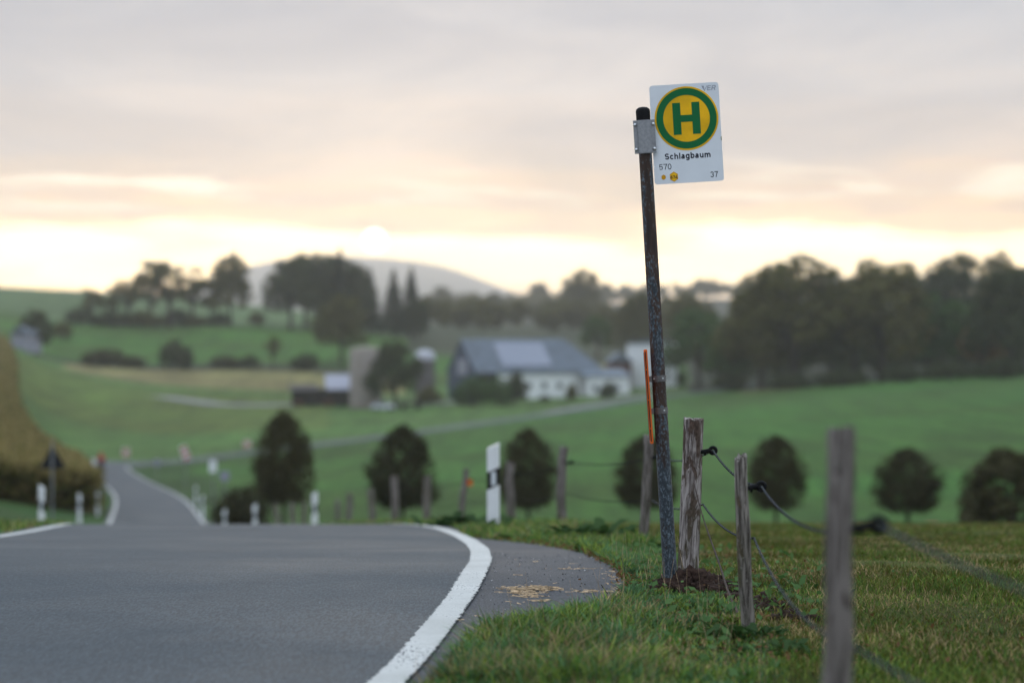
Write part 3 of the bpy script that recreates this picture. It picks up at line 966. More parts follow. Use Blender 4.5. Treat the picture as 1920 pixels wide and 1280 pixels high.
for nm, kd, v, mt, u, d, vt, w, lb in MISC:
    p = at(u, d); h = (640 - vt) / FPX * d - p.z
    tree('broadleaf_tree', kd, v, mt, p, h, w * (1.3 if u > 1280 else 1.2), lb, group='trees of the right woodland' if u > 1300 else 'trees around the farm')
SH = [(150, 690, 40, 60, 'leaf_dark', 'dark bush at the far left end of the hillside row'), (262, 702, 34, 60, 'leaf_olive', 'bush between the second and third trees of the hillside row'), (335, 704, 36, 60, 'leaf_dark', 'dark bush under the tall loose tree with sky gaps'), (412, 698, 30, 46, 'leaf_dark', 'dark bush left of the full-crowned tree trunk'), (195, 570, 36, 92, 'leaf_brown', 'wide dark bush at the left of the far hedge line'), (250, 566, 26, 55, 'leaf_brown', 'small bush joined to the wide one in the far hedge line'),
      (325, 568, 62, 58, 'leaf_dark', 'tall square dark bush in the middle of the far hedge line'), (348, 566, 50, 34, 'leaf_dark', 'narrow dark bush touching the tall square one'),
      (425, 568, 26, 66, 'leaf_brown', 'low flat bush right of the tall square bush'), (468, 566, 30, 42, 'leaf_dark', 'small rounded bush before the thin hedge tree'),
      (572, 566, 38, 58, 'leaf_dark', 'rounded dark bush left of the olive round tree'),
      (118, 640, 40, 40, 'leaf_olive', 'grey-brown bush on the slope left of the tree row'), (290, 700, 24, 60, 'leaf_olive', 'bush under the loose trees of the hillside row'), (210, 696, 34, 90, 'leaf_dark', 'dark bush under the left end of the hillside row'),
      (482, 702, 30, 34, 'leaf_olive', 'small grey bush between the full-crowned tree and the dark clump'), (372, 700, 22, 60, 'leaf_olive', 'low bush at the foot of the slender hillside tree'),
      (885, 470, 62, 78, 'leaf_green', 'green bush before the dark barn gable'), (935, 466, 60, 60, 'leaf_green', 'green bush in the middle before the barn'), (968, 468, 70, 44, 'leaf_dark', 'dark upright bush at the left end of the white barn wall'),
      (1072, 478, 38, 24, 'leaf_olive', 'small yellowish shrub before the white barn wall'), (1022, 476, 16, 22, 'leaf_dark', 'tiny dark shrub at the foot of the white barn wall'),
      (805, 474, 40, 50, 'leaf_olive', 'brownish bush between the domed silo and the dark green tree'), (1140, 480, 36, 36, 'leaf_dark', 'dark shrub at the right barn corner'),
      (1278, 520, 40, 22, 'leaf_green', 'leafy bush covering the right edge of the white house'),
      (1480, 450, 34, 90, 'leaf_dark', 'dark bush below the tallest woodland tree'), (1580, 448, 36, 110, 'leaf_dark', 'dark bush below the notch of the woodland'), (1690, 446, 36, 80, 'leaf_dark', 'dark bush right of the sandy gap in the woodland edge'),
      (1780, 442, 40, 110, 'leaf_dark', 'dark bush before the rusty tree'), (1880, 436, 46, 110, 'leaf_dark', 'dark bush at the right end of the woodland edge'), (1370, 470, 40, 70, 'leaf_dark', 'dark bush where the road meets the woodland')]
for i, (u, d, ph, pw, mt, lb) in enumerate(SH):
    p = at(u, d); h = ph / FPX * d * 1.1
    tree('shrub', 'shrub', i, mt, p, h, pw / FPX * d / (1.25 * h), lb, 'shrub', 'shrubs of the far hedges and yards', rz=0.0)


def forest(name, spots, hts, mat, n_leaf, size, label):
    rng = np.random.default_rng(3)
    parts = []
    for (x, y), h in zip(spots, hts):
        z = gz(x, y)
        bl = [(x + rng.normal(0, h * 0.14), y + rng.normal(0, h * 0.14), z + h * rng.uniform(0.35, 0.82), h * rng.uniform(0.16, 0.26)) for _ in range(7)]
        parts.append(cloud(bl, n_leaf, size, rng, 0.5))
    o = link(name, mesh_np(name, *join_np(parts)), M[mat])
    return tag(o, label, None, None, 'stuff')


rng = np.random.default_rng(9)
sp, hs = [], []
for k in range(200):
    u = rng.uniform(1060, 2150); d = rng.uniform(2000, 2240)
    sp.append(((u - 960) / FPX * d, d)); hs.append(rng.uniform(12, 20))
for k in range(70):
    u = rng.uniform(780, 1130); d = rng.uniform(1500, 1900)
    sp.append(((u - 960) / FPX * d, d)); hs.append(rng.uniform(12, 20))
for k in range(60):
    u = rng.uniform(760, 1330); d = rng.uniform(820, 1000)
    sp.append(((u - 960) / FPX * d, d)); hs.append(rng.uniform(7, 12))
forest('distant_woods', sp, hs, 'leaf_olive', 220, 1.6, 'hazy wooded ridge behind the farm and the woodland')
sp, hs = [], []
for k in range(110):
    u = rng.uniform(1330, 2150); d = rng.uniform(490, 600)
    sp.append(((u - 960) / FPX * d, d)); hs.append(rng.uniform(7, 11))
forest('woodland_interior', sp, hs, 'leaf_dark', 240, 0.75, 'dark depth of the woodland behind its edge trees')

# ------------------------------------------------------------------ farm
M['silo'] = plain('silo_concrete', (0.27, 0.23, 0.205), 0.85, var=0.15, scale=0.5)
M['silodark'] = plain('dark_silo_wall', (0.10, 0.088, 0.088), 0.8, var=0.25, scale=0.6)
M['dome'] = plain('silo_dome', (0.42, 0.42, 0.47), 0.4)
M['slate'] = plain('slate_roof', (0.10, 0.122, 0.155), 0.55, var=0.2, scale=0.6)
M['slate2'] = plain('pale_sheet_roof', (0.12, 0.15, 0.19), 0.5, var=0.15, scale=0.6)
M['panel'] = plain('solar_panel', (0.25, 0.27, 0.34), 0.25, var=0.1)
M['white'] = plain('white_render', (0.84, 0.85, 0.86), 0.8, var=0.06)
M['gable'] = plain('dark_blue_boards', (0.055, 0.07, 0.11), 0.7, var=0.2, stretch=(3, 3, 0.2))
M['brick'] = plain('red_brown_brick', (0.12, 0.055, 0.045), 0.85, var=0.25)
M['glass'] = plain('window_glass', (0.03, 0.04, 0.05), 0.1)
M['sheet'] = plain('grey_sheet_roof', (0.28, 0.28, 0.34), 0.5, var=0.1)
M['timber'] = plain('dark_timber', (0.05, 0.04, 0.04), 0.8, var=0.4)
M['carwhite'] = plain('white_car_paint', (0.62, 0.64, 0.70), 0.2, var=0.02)
M['tyre'] = plain('black_rubber', (0.015, 0.015, 0.016), 0.8)
M['red'] = plain('red_cloth', (0.42, 0.025, 0.03), 0.55, var=0.1)
M['signred'] = plain('sign_red', (0.50, 0.04, 0.05), 0.4)
M['navy'] = plain('dark_navy_cloth', (0.015, 0.018, 0.028), 0.7)
M['signback'] = plain('dark_sign_back', (0.010, 0.011, 0.016), 0.6, 0.2)
M['skin'] = plain('skin', (0.45, 0.27, 0.2), 0.6)


def windows(parent, spots, w, h, yf, wall='wall'):
    for x, z in spots:
        f = MB().box((x, yf - 0.03, z), (w, 0.06, h)).build('window', M['postwhite'], parent)
        MB().box((0, 0, 0), (w - 0.2, 0.02, h - 0.2)).build('pane', M['glass'], f, (x, yf - 0.075, z))


def barn():
    p = at(988, 505)
    r = empty('barn', p, R(24), 'long barn with slate blue roof, pale roof panels, dark gable and white wall', 'barn')
    L, W, e, rd = 29.0, 15.0, 5.6, 12.2
    MB().box((2.0, -W / 2 + 0.1, 2.6), (L - 5, 0.3, 5.6)).build('wall', M['white'], r)
    MB().box((0, W / 2, 2.6), (L, 0.3, 5.6)).build('wall', M['gable'], r)
    MB().prism([(-W / 2, -1), (W / 2, -1), (W / 2, e), (0, rd - 0.3), (-W / 2, e)], 0, 0.3).build('gable_wall', M['gable'], r, (-L / 2, 0, 0), (0, 0, R(90)))
    MB().prism([(-W / 2, -1), (W / 2, -1), (W / 2, e), (0, e), (-W / 2, e)], 0, 0.3).build('end_wall', M['white'], r, (L / 2, 0, 0), (0, 0, R(90)))
    # roof, hipped at the right end
    hip = 6.0
    b = MB(); bm = b.bm
    o = 0.5
    def slab(ps, t=0.22):
        a = [bm.verts.new(q) for q in ps]; c = [bm.verts.new((q[0], q[1], q[2] - t)) for q in ps]
        bm.faces.new(a); bm.faces.new(c[::-1])
        for i in range(len(ps)):
            j = (i + 1) % len(ps); bm.faces.new((a[j], a[i], c[i], c[j]))
    A = (-L / 2 - o, -W / 2 - o, e - 0.3); Bq = (L / 2 + o, -W / 2 - o, e - 0.3); Cq = (L / 2 - hip, 0, rd); D = (-L / 2 - o, 0, rd)
    slab([A, Bq, Cq, D])
    slab([(-L / 2 - o, 0, rd), (L / 2 - hip, 0, rd), (L / 2 + o, W / 2 + o, e - 0.3), (-L / 2 - o, W / 2 + o, e - 0.3)])
    slab([(L / 2 + o, -W / 2 - o, e - 0.3), (L / 2 + o, W / 2 + o, e - 0.3), (L / 2 - hip, 0, rd)])
    rf = b.build('roof', M['slate'], r)
    # pale panels along the slope
    sl = math.atan2(rd - e + 0.3, W / 2 + o)
    for k in range(6):
        cx = -7.4 + k * 1.85
        MB().box((0, 0, 0), (1.7, 7.4, 0.08), rot=Matrix.Rotation(sl, 3, 'X')).build('roof_panel', M['panel'], rf, (cx, -4.0, e + (rd - e) * 0.485 + 0.20))
    # lower lean-to roof at the right
    MB().box((0, 0, 0), (11, 5.2, 0.2), rot=Matrix.Rotation(R(16), 3, 'X')).build('lean_to_roof', M['slate2'], r, (13.5, -W / 2 - 1.2, 5.1))
    MB().box((13.6, -W / 2 - 3.2, 1.9), (10, 0.3, 4.6)).build('lean_to_wall', M['white'], r)
    windows(r, [(-3, 2.6), (0.5, 2.6), (4, 2.6)], 1.3, 1.4, -W / 2 - 0.05)
    windows(r, [(10.5, 2.0), (15.5, 2.0)], 1.3, 1.4, -W / 2 - 3.35)
    f = MB().box((0, 0, 0), (0.1, 5.0, 3.2)).build('gable_door', M['sheet'], r, (-L / 2 - 0.35, -0.5, 6.4))
barn()

p = at(686, 468)
r = empty('concrete_silo', p, 0, 'tall tan concrete silo tower beside the open shed', 'silo')
MB().lathe([(3.15, -0.5), (3.15, 11.4), (3.0, 11.6), (0, 11.9)], 28).build('tower', M['silo'], r, smooth=True)
for z in (2.2, 4.6, 7.0, 9.4): MB().torus((0, 0, z), 3.17, 0.05, 'Z', 28, 6).build('hoop', M['galv'], r)
p = at(797, 492)
r = empty('domed_silo', p, 0, 'slim dark silo with a white domed cap behind the yard trees', 'silo')
MB().lathe([(2.0, -0.5), (2.0, 8.6)], 24).build('tower', M['silodark'], r, smooth=True)
MB().lathe([(2.1, 8.5), (2.1, 9.3), (1.8, 10.0), (1.0, 10.5), (0, 10.7)], 24).build('dome', M['dome'], r, smooth=True)
p = at(950 - 8, 520)
# open shed left of the silo
p = at(612, 474)
r = empty('open_shed', p, R(6), 'open-fronted dark shed with pale grey roof left of the concrete silo', 'shed')
MB().box((0, 3.5, 1.6), (13.5, 0.25, 3.6)).build('back_wall', M['timber'], r)
for x in (-6.6, -2.2, 2.2, 6.6): MB().box((x, -2.8, 1.5), (0.35, 0.35, 3.4)).build('post', M['timber'], r)
MB().box((4.0, 0, 0), (8.4, 8.2, 0.2), rot=Matrix.Rotation(R(20), 3, 'X')).build('roof', M['sheet'], r, (0, 0.2, 4.7))
MB().box((-4.3, 0, 0), (5.8, 7.4, 0.2), rot=Matrix.Rotation(R(7), 3, 'X')).build('side_roof', M['timber'], r, (0, 0.2, 3.6))
for i, (x, h) in enumerate(((-5.2, 1.3), (-3.2, 1.7), (0.4, 1.5), (3.5, 1.9))):
    MB().sph((x, 0.6, h * 0.45), 1.0, 1.3, 0.9, h * 0.55, 10).build('stored_bale', M['brick'] if i % 2 == 0 else M['timber'], r)
# white house
p = at(1224, 535)
r = empty('white_house', p, R(-6), 'plain white two-storey house partly hidden by the bus stop pole', 'house')
MB().box((0, 0, 4.55), (11.0, 8.0, 10.1)).build('wall', M['white'], r)
MB().prism([(-5.8, 9.45), (5.8, 9.45), (5.6, 9.65), (0, 10.5), (-5.6, 9.65)], -4.3, 4.3).build('roof', M['slate2'], r)
windows(r, [(3.2, 2.4), (3.2, 6.4)], 1.1, 1.4, -4.0)
MB().box((0.2, -4.03, 1.1), (1.0, 0.08, 2.1)).build('door', M['sheet'], r)
p = at(1160, 530)
r = empty('brick_outbuilding', p, R(10), 'red-brown brick outbuilding left of the white house', 'building')
MB().box((0, 0, 2.8), (4.6, 5, 6.4)).build('wall', M['brick'], r)
MB().prism([(-2.8, 5.8), (2.8, 5.8), (0, 8.0)], -2.9, 2.9).build('roof', M['slate'], r)
MB().box((0, -2.53, 1.2), (1.6, 0.06, 2.4)).build('door', M['gable'], r)
p = at(50, 556)
r = empty('small_pale_building', p, R(-20), 'small pale grey building under the dark tree at the left edge', 'building')
MB().box((0, 0, 1.9), (4.2, 6, 4.4)).build('wall', M['sheet'], r)
MB().prism([(-2.6, 4.0), (2.6, 4.0), (0, 5.8)], -3.4, 3.4).build('roof', M['slate'], r)
# car in the yard
p = at(718, 458)
r = empty('parked_car', p, R(12), 'white car parked in the yard right of the concrete silo', 'car')
b = MB(); b.prism([(-2.2, 0.35), (2.2, 0.35), (2.25, 0.75), (1.5, 0.95), (0.9, 1.45), (-1.1, 1.5), (-2.0, 1.0), (-2.25, 0.7)], -0.85, 0.85)
b.build('body', M['carwhite'], r)
MB().prism([(0.85, 1.02), (0.55, 1.38), (-1.0, 1.40), (-1.6, 1.02)], -0.87, 0.87).build('window', M['glass'], r)
for x in (-1.4, 1.4):
    for y in (-0.8, 0.8): MB().cyl((x, y - 0.1, 0.32), (x, y + 0.1, 0.32), 0.32, n=16).build('wheel', M['tyre'], r)
# wooden cart / trailer right of the car
p = at(770, 462)
r = empty('farm_trailer', p, R(-8), 'low dark farm trailer parked right of the white car', 'trailer')
MB().box((0, 0, 0.95), (4.6, 2.0, 0.5)).build('bed', M['timber'], r)
for x in (-1.4, 1.4): MB().cyl((x, -1.1, 0.4), (x, 1.1, 0.4), 0.4, n=14).build('wheel', M['tyre'], r)
MB().box((2.9, 0, 0.7), (1.4, 0.15, 0.12)).build('drawbar', M['galv'], r)

# ------------------------------------------------------------------ maize field
def maize():
    rng = np.random.default_rng(21)
    n = 15000
    y = 122 + 405 * rng.random(n) ** 1.6
    xr = np.interp(y, CORN_R[:, 1], CORN_R[:, 0])
    wl = 10 + 0.16 * y
    x = xr - wl * rng.random(n) ** 1.3
    k = (x / y) > -0.36
    x, y = x[k], y[k]
    z = ground_z(x, y); n = len(x)
    sizef = np.clip(0.85 + (y - 104) / 260, 0.9, 2.2)
    P_, F_, Cc = [], [], []
    L = 8
    h = rng.uniform(1.9, 2.4, n)
    Vs = []; cols = []
    for l in range(L):
        t = rng.random(n) * 2 * np.pi
        z0 = z + h * (0.15 + 0.78 * (l / (L - 1)))
        ln = rng.uniform(0.55, 0.95, n) * np.sqrt(sizef)
        wd = rng.uniform(0.05, 0.085, n) * sizef
        if l == L - 1:
            ln *= 0.35
        d = np.stack([np.cos(t), np.sin(t), 0 * t], 1); s = np.stack([-np.sin(t), np.cos(t), 0 * t], 1)
        up = 0.40 if l < L - 1 else 0.9
        a = np.stack([x, y, z0], 1)
        m = a + d * (ln * 0.5)[:, None] + np.array((0, 0, 1.0)) * (ln * up)[:, None]
        e = a + d * ln[:, None] + np.array((0, 0, 1.0)) * (ln * (up - 0.35))[:, None]
        q = np.stack([a - s * wd[:, None] * .5, a + s * wd[:, None] * .5, m + s * wd[:, None], e, m - s * wd[:, None]], 1)
        Vs.append(q.reshape(-1, 3))
        dry = rng.random(n)
        c = np.where(dry[:, None] > (0.66 if l < 5 else 0.15), np.array((0.32, 0.25, 0.095)), np.array((0.175, 0.175, 0.042))) * rng.uniform(0.7, 1.2, n)[:, None]
        cols.append(np.repeat(c, 5, 0))
    V = np.concatenate(Vs); col = np.concatenate(cols)
    F = np.arange(len(V)).reshape(-1, 5)
    o = link('maize', mesh_np('maize', V, F, False, col), M['corn'])
    tag(o, 'ripening yellow-brown maize crop left of the road', None, None, 'stuff')
maize()

# ------------------------------------------------------------------ roadside delineator posts and signs
def delineator(loc, label, rz=0.0, h=1.02, flip=1, lean=0.0):
    r = empty('delineator_post', loc, rz, label, 'delineator', 'white delineator posts along the road')
    r.rotation_euler.y = lean
    w = 0.075
    def shell(z0l, z0r, z1l, z1r, grow, nm, mat, par):
        b = MB(); bm = b.bm
        pts = [(-w, 0.0), (-w * 0.7, -0.045), (w * 0.7, -0.045), (w, 0.0), (w * 0.6, 0.05), (-w * 0.6, 0.05)]
        k = 1 + grow / w
        lo = []; hi = []
        for x, y in pts:
            f = (x + w) / (2 * w)
            lo.append(bm.verts.new((x * k, y * k, z0l + (z0r - z0l) * f))); hi.append(bm.verts.new((x * k, y * k, z1l + (z1r - z1l) * f)))
        bm.faces.new(lo[::-1]); bm.faces.new(hi)
        for i in range(6):
            j = (i + 1) % 6; bm.faces.new((lo[i], lo[j], hi[j], hi[i]))
        return b.build(nm, mat, par)
    s = 0.035 * flip
    shell(-0.25, -0.25, h - s, h + s, 0, 'post_body', M['postwhite'], r)
    band = shell(0.52 - s, 0.52 + s, 0.73 - s, 0.73 + s, 0.003, 'black_band', M['black'], r)
    MB().box((0, -0.050, 0.625), (0.058, 0.006, 0.165), bev=0.002).build('reflector', M['reflector'], band)
    return r


delineator(at(925, 29.0), 'nearest white delineator post with slanted black band, among the weeds right of the white line', 0.05)
delineator(at(590, 63.0, -0.05), 'second white delineator post, right of the largest egg-shaped tree and on the road crest', 0.0, 1.05)
delineator(at(78, 57.0, -0.15), 'white delineator post on the left verge beside the dark triangular sign', -0.05, 1.08, -1)
delineator(at(149, 98.0, 0.25), 'small delineator post on the left verge right of the dark triangular sign', 0, 1.05, -1)
delineator(at(183, 122.0, 0.3), 'small delineator post on the left verge close to the left road line', 0, 1.05, -1)
delineator(at(193, 150.0, 0.3), 'faint small delineator post farthest along the left verge', 0, 1.05, -1)
delineator(at(421, 106.0, 0.0), 'pale delineator post where the right line dips below the crest')
delineator(at(478, 86.0, 0.0), 'short-looking delineator post left of the tall one, mostly hidden by the crest')
delineator(at(380, 134.0, 0.2), 'faint delineator post beside the bend of the right road line')
delineator(at(367, 156.0, 0.2), 'faintest delineator post far down the right road line')

p = at(98, 86.0)
r = empty('warning_sign', p, 0, 'dark back of a triangular warning sign on a thin pole, left verge', 'road sign')
MB().cyl((0, 0, -0.3), (0, 0, 3.0), 0.035, n=12).build('pole', M['galv'], r)
t = [(-0.45, 0), (0.45, 0), (0.47, 0.04), (0.03, 0.80), (-0.03, 0.80), (-0.47, 0.04)]
pl = MB().prism([(x, z + 2.0) for x, z in t], 0.045, 0.06).build('sign_plate', M['signback'], r)
MB().prism([(x * 0.96, z * 0.97 + 2.007) for x, z in t], 0.0602, 0.063).build('sign_face', M['signred'], pl)
for z in (2.23, 2.48): MB().box((0, 0.0, z), (0.16, 0.09, 0.04)).build('clamp', M['galv'], r)


def plate_sign(name, u, d, vc, w, h, mat, mat2, label, pole=True, tilt=0.0):
    p = at(u, d); zc = -(vc - 640) / FPX * d - p.z
    r = empty(name, p, 0, label, 'road sign')
    MB().cyl((0, 0.04, -0.2), (0, 0.04, zc + h * 0.3), 0.03, n=10).build('pole', M['galv'], r)
    s = MB().box((0, 0, 0), (w, 0.03, h), bev=0.008).build('sign_plate', mat, r, (0, 0, zc), (0, tilt, 0))
    if mat2 == 'stripes':
        for k in range(3):
            MB().prism([(-w / 2 + 0.02, -h / 2 + h * (k + 0.1) / 3), (w / 2 - 0.02, -h / 2 + h * (k + 0.28) / 3), (w / 2 - 0.02, -h / 2 + h * (k + 0.78) / 3), (-w / 2 + 0.02, -h / 2 + h * (k + 0.6) / 3)], -0.021, -0.016).build('red_stripe', M['signred'], s)
    elif mat2:
        MB().box((0, -0.018, h * 0.3), (w * 0.86, 0.006, h * 0.28)).build('upper_band', M[mat2], s)
    return r


plate_sign('marker_sign', 399, 112, 874, 0.34, 0.56, M['postwhite'], None, 'small white road sign at the left end of the low dark bush')
plate_sign('marker_sign', 421, 108, 892, 0.42, 0.42, M['sheet'], None, 'small grey road sign just below the white one at the dark bush')
plate_sign('curve_marker', 347, 190, 849, 0.55, 1.15, M['postwhite'], 'stripes', 'red and white striped marker on a pale pole inside the road bend', tilt=-0.35)
plate_sign('curve_marker', 236, 300, 848, 0.9, 1.1, M['postwhite'], 'stripes', 'faint red and white marker board beyond the bend, above the motorcyclist')
plate_sign('curve_marker', 463, 320, 832, 0.95, 0.95, M['postwhite'], 'stripes', 'faint red and white marker board behind the largest egg-shaped tree')
plate_sign('place_sign', 172, 214, 872, 0.78, 1.15, M['postwhite'], None, 'white road sign at the left road edge beside the motorcyclist')
plate_sign('marker_sign', 294, 215, 867, 0.5, 0.6, M['sheet'], None, 'pale grey small sign standing on the inside of the road bend')


# motorcyclist
def motorcyclist():
    p = Vector((-39.6, 233, 0)); p.z = gz(p.x, p.y) + 0.03
    hd = math.atan2(3.2, -13) # unused heading helper
    r = empty('motorcycle', p, R(14), 'dark motorcycle ridden towards the bend, beside the white sign', 'motorcycle')
    for y in (-0.72, 0.72):
        w = MB().torus((0, 0, 0), 0.27, 0.065, 'X', 24, 8).build('tyre', M['tyre'], r, (0, y, 0.33))
        MB().cyl((-0.03, 0, 0), (0.03, 0, 0), 0.2, n=16).build('rim', M['galv'], w)
    MB().box((0, 0.05, 0.55), (0.28, 0.9, 0.32), bev=0.06).build('engine', M['signback'], r)
    MB().sph((0, 0.18, 0.86), 0.22, 0.8, 1.3, 0.75).build('fuel_tank', M['navy'], r, smooth=True)
    MB().box((0, -0.38, 0.82), (0.28, 0.72, 0.12), bev=0.04).build('saddle', M['black'], r)
    MB().cyl((0, 0.72, 0.33), (0, 0.5, 1.02), 0.035, n=8).build('fork', M['galv'], r)
    MB().cyl((-0.36, 0.42, 1.05), (0.36, 0.42, 1.05), 0.018, n=8).build('handlebar', M['galv'], r)
    MB().box((0, -0.86, 0.78), (0.2, 0.08, 0.09), bev=0.02).build('tail_light', M['signred'], r)
    # rider: one skinned body
    q = empty('person', p, R(14), 'motorcycle rider in red jacket and red helmet seen from behind', 'person')
    V = [(0, -0.25, 0.98), (0, -0.2, 1.2), (0, -0.1, 1.42), (0, -0.04, 1.56), (0, 0.02, 1.70),
         (0.2, -0.1, 1.44), (0.33, 0.1, 1.2), (0.34, 0.36, 1.08), (-0.2, -0.1, 1.44), (-0.33, 0.1, 1.2), (-0.34, 0.36, 1.08),
         (0.14, -0.22, 0.94), (0.24, 0.16, 0.82), (0.2, -0.1, 0.42), (0.2, 0.06, 0.36), (-0.14, -0.22, 0.94), (-0.24, 0.16, 0.82), (-0.2, -0.1, 0.42), (-0.2, 0.06, 0.36)]
    E = [(0, 1), (1, 2), (2, 3), (3, 4), (2, 5), (5, 6), (6, 7), (2, 8), (8, 9), (9, 10), (0, 11), (11, 12), (12, 13), (13, 14), (0, 15), (15, 16), (16, 17), (17, 18)]
    Rr = [.17, .18, .19, .07, .09, .09, .06, .045, .09, .06, .045, .12, .09, .06, .05, .12, .09, .06, .05]

    def skin(name, V, E, Rr, mat, grow=0.0):
        me = bpy.data.meshes.new(name); me.from_pydata(V, E, []); me.update()
        o = link(name, me, mat, q)
        md = o.modifiers.new('skin', 'SKIN')
        for v, rr in zip(me.skin_vertices[0].data, Rr): v.radius = (rr + grow, rr + grow)
        me.skin_vertices[0].data[0].use_root = True
        o.modifiers.new('sub', 'SUBSURF').levels = 1
        return o
    skin('body', V, E, Rr, M['navy'])
    jv = [0, 1, 2, 5, 6, 7, 8, 9, 10]
    jmap = {v: i for i, v in enumerate(jv)}
    jr = [.20, .215, .22, .125, .115, .085, .125, .115, .085]
    jV = [V[i] for i in jv]; jV[5] = (0.335, 0.27, 1.12); jV[8] = (-0.335, 0.27, 1.12)
    skin('jacket', jV, [(jmap[a], jmap[b]) for a, b in E if a in jmap and b in jmap], jr, M['red'])
    hl = MB().sph((0, 0.03, 1.72), 0.155, 1, 1.15, 1.1, 16).build('helmet', M['red'], q, smooth=True)
    MB().sph((0, 0.10, 1.72), 0.13, 0.95, 1.0, 0.55, 12).build('visor', M['black'], hl, smooth=True)
motorcyclist()

# small bucket-like thing near the last egg tree
p = at(1748, 96, 0.0)
r = empty('bucket', p, 0, 'small white bucket with red rim at the foot of the rightmost egg-shaped tree', 'bucket')
MB().lathe([(0.0, 0.0), (0.17, 0.0), (0.22, 0.42), (0.205, 0.42), (0.16, 0.03), (0, 0.03)], 16).build('pail', M['postwhite'], r, smooth=True)
MB().torus((0, 0, 0.42), 0.215, 0.05, 'Z', 20, 8).build('rim', M['signred'], r, smooth=True)

# ------------------------------------------------------------------ pasture fence
def post_mesh(h, w, seed, ns=22, nz=34, taper=0.1, slant=0.0):
    rng = np.random.default_rng(seed)
    t = np.linspace(0, 2 * np.pi, ns, endpoint=False)
    z = np.linspace(-0.35, h, nz)
    ph = rng.random(8) * 6.28
    T, Z = np.meshgrid(t, z)
    rad = w / 2 * (1 + taper * (0.5 - Z / h))
    rad = rad * (1 + 0.09 * np.sin(2 * T + ph[0]) + 0.06 * np.sin(3 * T + ph[1] + Z * 1.2) + 0.045 * np.sin(5 * T + ph[2] + 2.2 * Z) + 0.035 * np.sin(9 * T + ph[3] + 1.0 * Z) + 0.03 * np.sin(Z * 9 + 2 * T + ph[4]))
    groove = np.zeros_like(T)
    for k in range(5):
        c = rng.random() * 6.28 + 0.25 * np.sin(Z * rng.uniform(2, 5) + ph[k]); dd = np.abs((T - c + np.pi) % (2 * np.pi) - np.pi)
        groove += np.exp(-(dd / 0.13) ** 2) * (0.5 + 0.5 * np.sin(Z * rng.uniform(3, 7) + ph[k + 2])) * 0.16
    rad = rad * (1 - groove)
    cx = w * 0.16 * np.sin(Z * 4.1 + ph[5]) + w * 0.04 * np.sin(Z * 13 + ph[2]); cy = 0.01 * np.sin(Z * 2.3 + ph[6])
    X = cx + rad * np.cos(T); Y = cy + rad * np.sin(T)
    Zt = Z.copy()
    Zt[-1] += slant * np.cos(t) * w + rng.normal(0, 0.006, ns)
    V = np.stack([X, Y, Zt], -1).reshape(-1, 3)
    i, j = np.meshgrid(np.arange(nz - 1), np.arange(ns), indexing='ij'); j2 = (j + 1) % ns
    F = np.stack([i * ns + j, i * ns + j2, (i + 1) * ns + j2, (i + 1) * ns + j], -1).reshape(-1, 4)
    # top: inner rings, uneven
    top = V[-ns:]
    cen = top.mean(0)
    r1 = cen + (top - cen) * 0.6; r1[:, 2] += rng.normal(0, 0.005, ns) - 0.004
    r2 = cen + (top - cen) * 0.15; r2[:, 2] += rng.normal(0, 0.003, ns) - 0.008
    n0 = len(V); V = np.concatenate([V, r1, r2])
    k = np.arange(ns); k2 = (k + 1) % ns; b0 = n0 - ns
    F = np.concatenate([F, np.stack([b0 + k, b0 + k2, n0 + k2, n0 + k], 1), np.stack([n0 + k, n0 + k2, n0 + ns + k2, n0 + ns + k], 1)])
    me = mesh_np('fence_post', V, F, True)
    try: me.set_sharp_from_angle(angle=R(50))
    except Exception: pass
    return me


fb = at(1287, 14.9)
fence = empty('pasture_fence', fb, 0, 'rough wooden post fence with slack rope running down beside the road', 'fence')
PLAB = {0: 'thick blurred grey post nearest the camera', 1: 'thin split brown post in front of the bus stop', 2: 'thick flaking post just behind the bus stop pole', 3: 'grey post partly hidden by the bus stop pole'}
SLACK = []
INS = []
for i, (u, d, h, w, ln, wd) in enumerate(FENCE):
    p = at(u, d) - fb
    near = d < 25
    o = link('fence_post', post_mesh(h, w, 40 + i, 28 if near else 12, 60 if near else 14, slant=(0.04, 0.2, 0.05, 0.12)[i % 4]), M[wd], fence, p, (0.02 * math.sin(i * 2.1), ln, 0.7 * i))
    o.rotation_mode = 'QUATERNION'
    o.rotation_quaternion = Quaternion((0, 1, 0), ln) @ Quaternion((0, 0, 1), 0.7 * i)
    if i in PLAB: o['label'] = PLAB[i]
    ax = Vector((math.sin(ln), 0, math.cos(ln)))
    zi = {0: 0.955, 1: 0.74, 2: 0.795}.get(i, h * 0.80)
    zl = {0: 0.62, 1: 0.49, 2: 0.475}.get(i, h * 0.42)
    side = Vector((w * 0.5 + 0.005, -0.02, 0))
    a = p + ax * zi + side
    tip = a + Vector((0.055, -0.01, 0.012))
    lo = p + ax * zl + side + Vector((0.012, 0, 0))
    INS.append((tip + fb, lo + fb))
    if d < 60:
        b = MB(); b.cyl(a - o.location - Vector((0.03, 0, 0)), tip - o.location - Vector((0.012, 0, 0)), 0.011, 0.016, 10)
        b.torus(tip - o.location, 0.019, 0.011, 'Y', 16, 8); b.cyl(a - o.location + Vector((0.0, 0, 0)), a - o.location + Vector((0.012, 0, 0)), 0.02, n=12)
        ins = b.build('insulator', M['black'], fence, p, smooth=True)
        ins.parent = o; ins.matrix_parent_inverse = Matrix.Identity(4)
        ins.location = (0, 0, 0); ins.rotation_mode = 'QUATERNION'; ins.rotation_quaternion = o.rotation_quaternion.inverted()


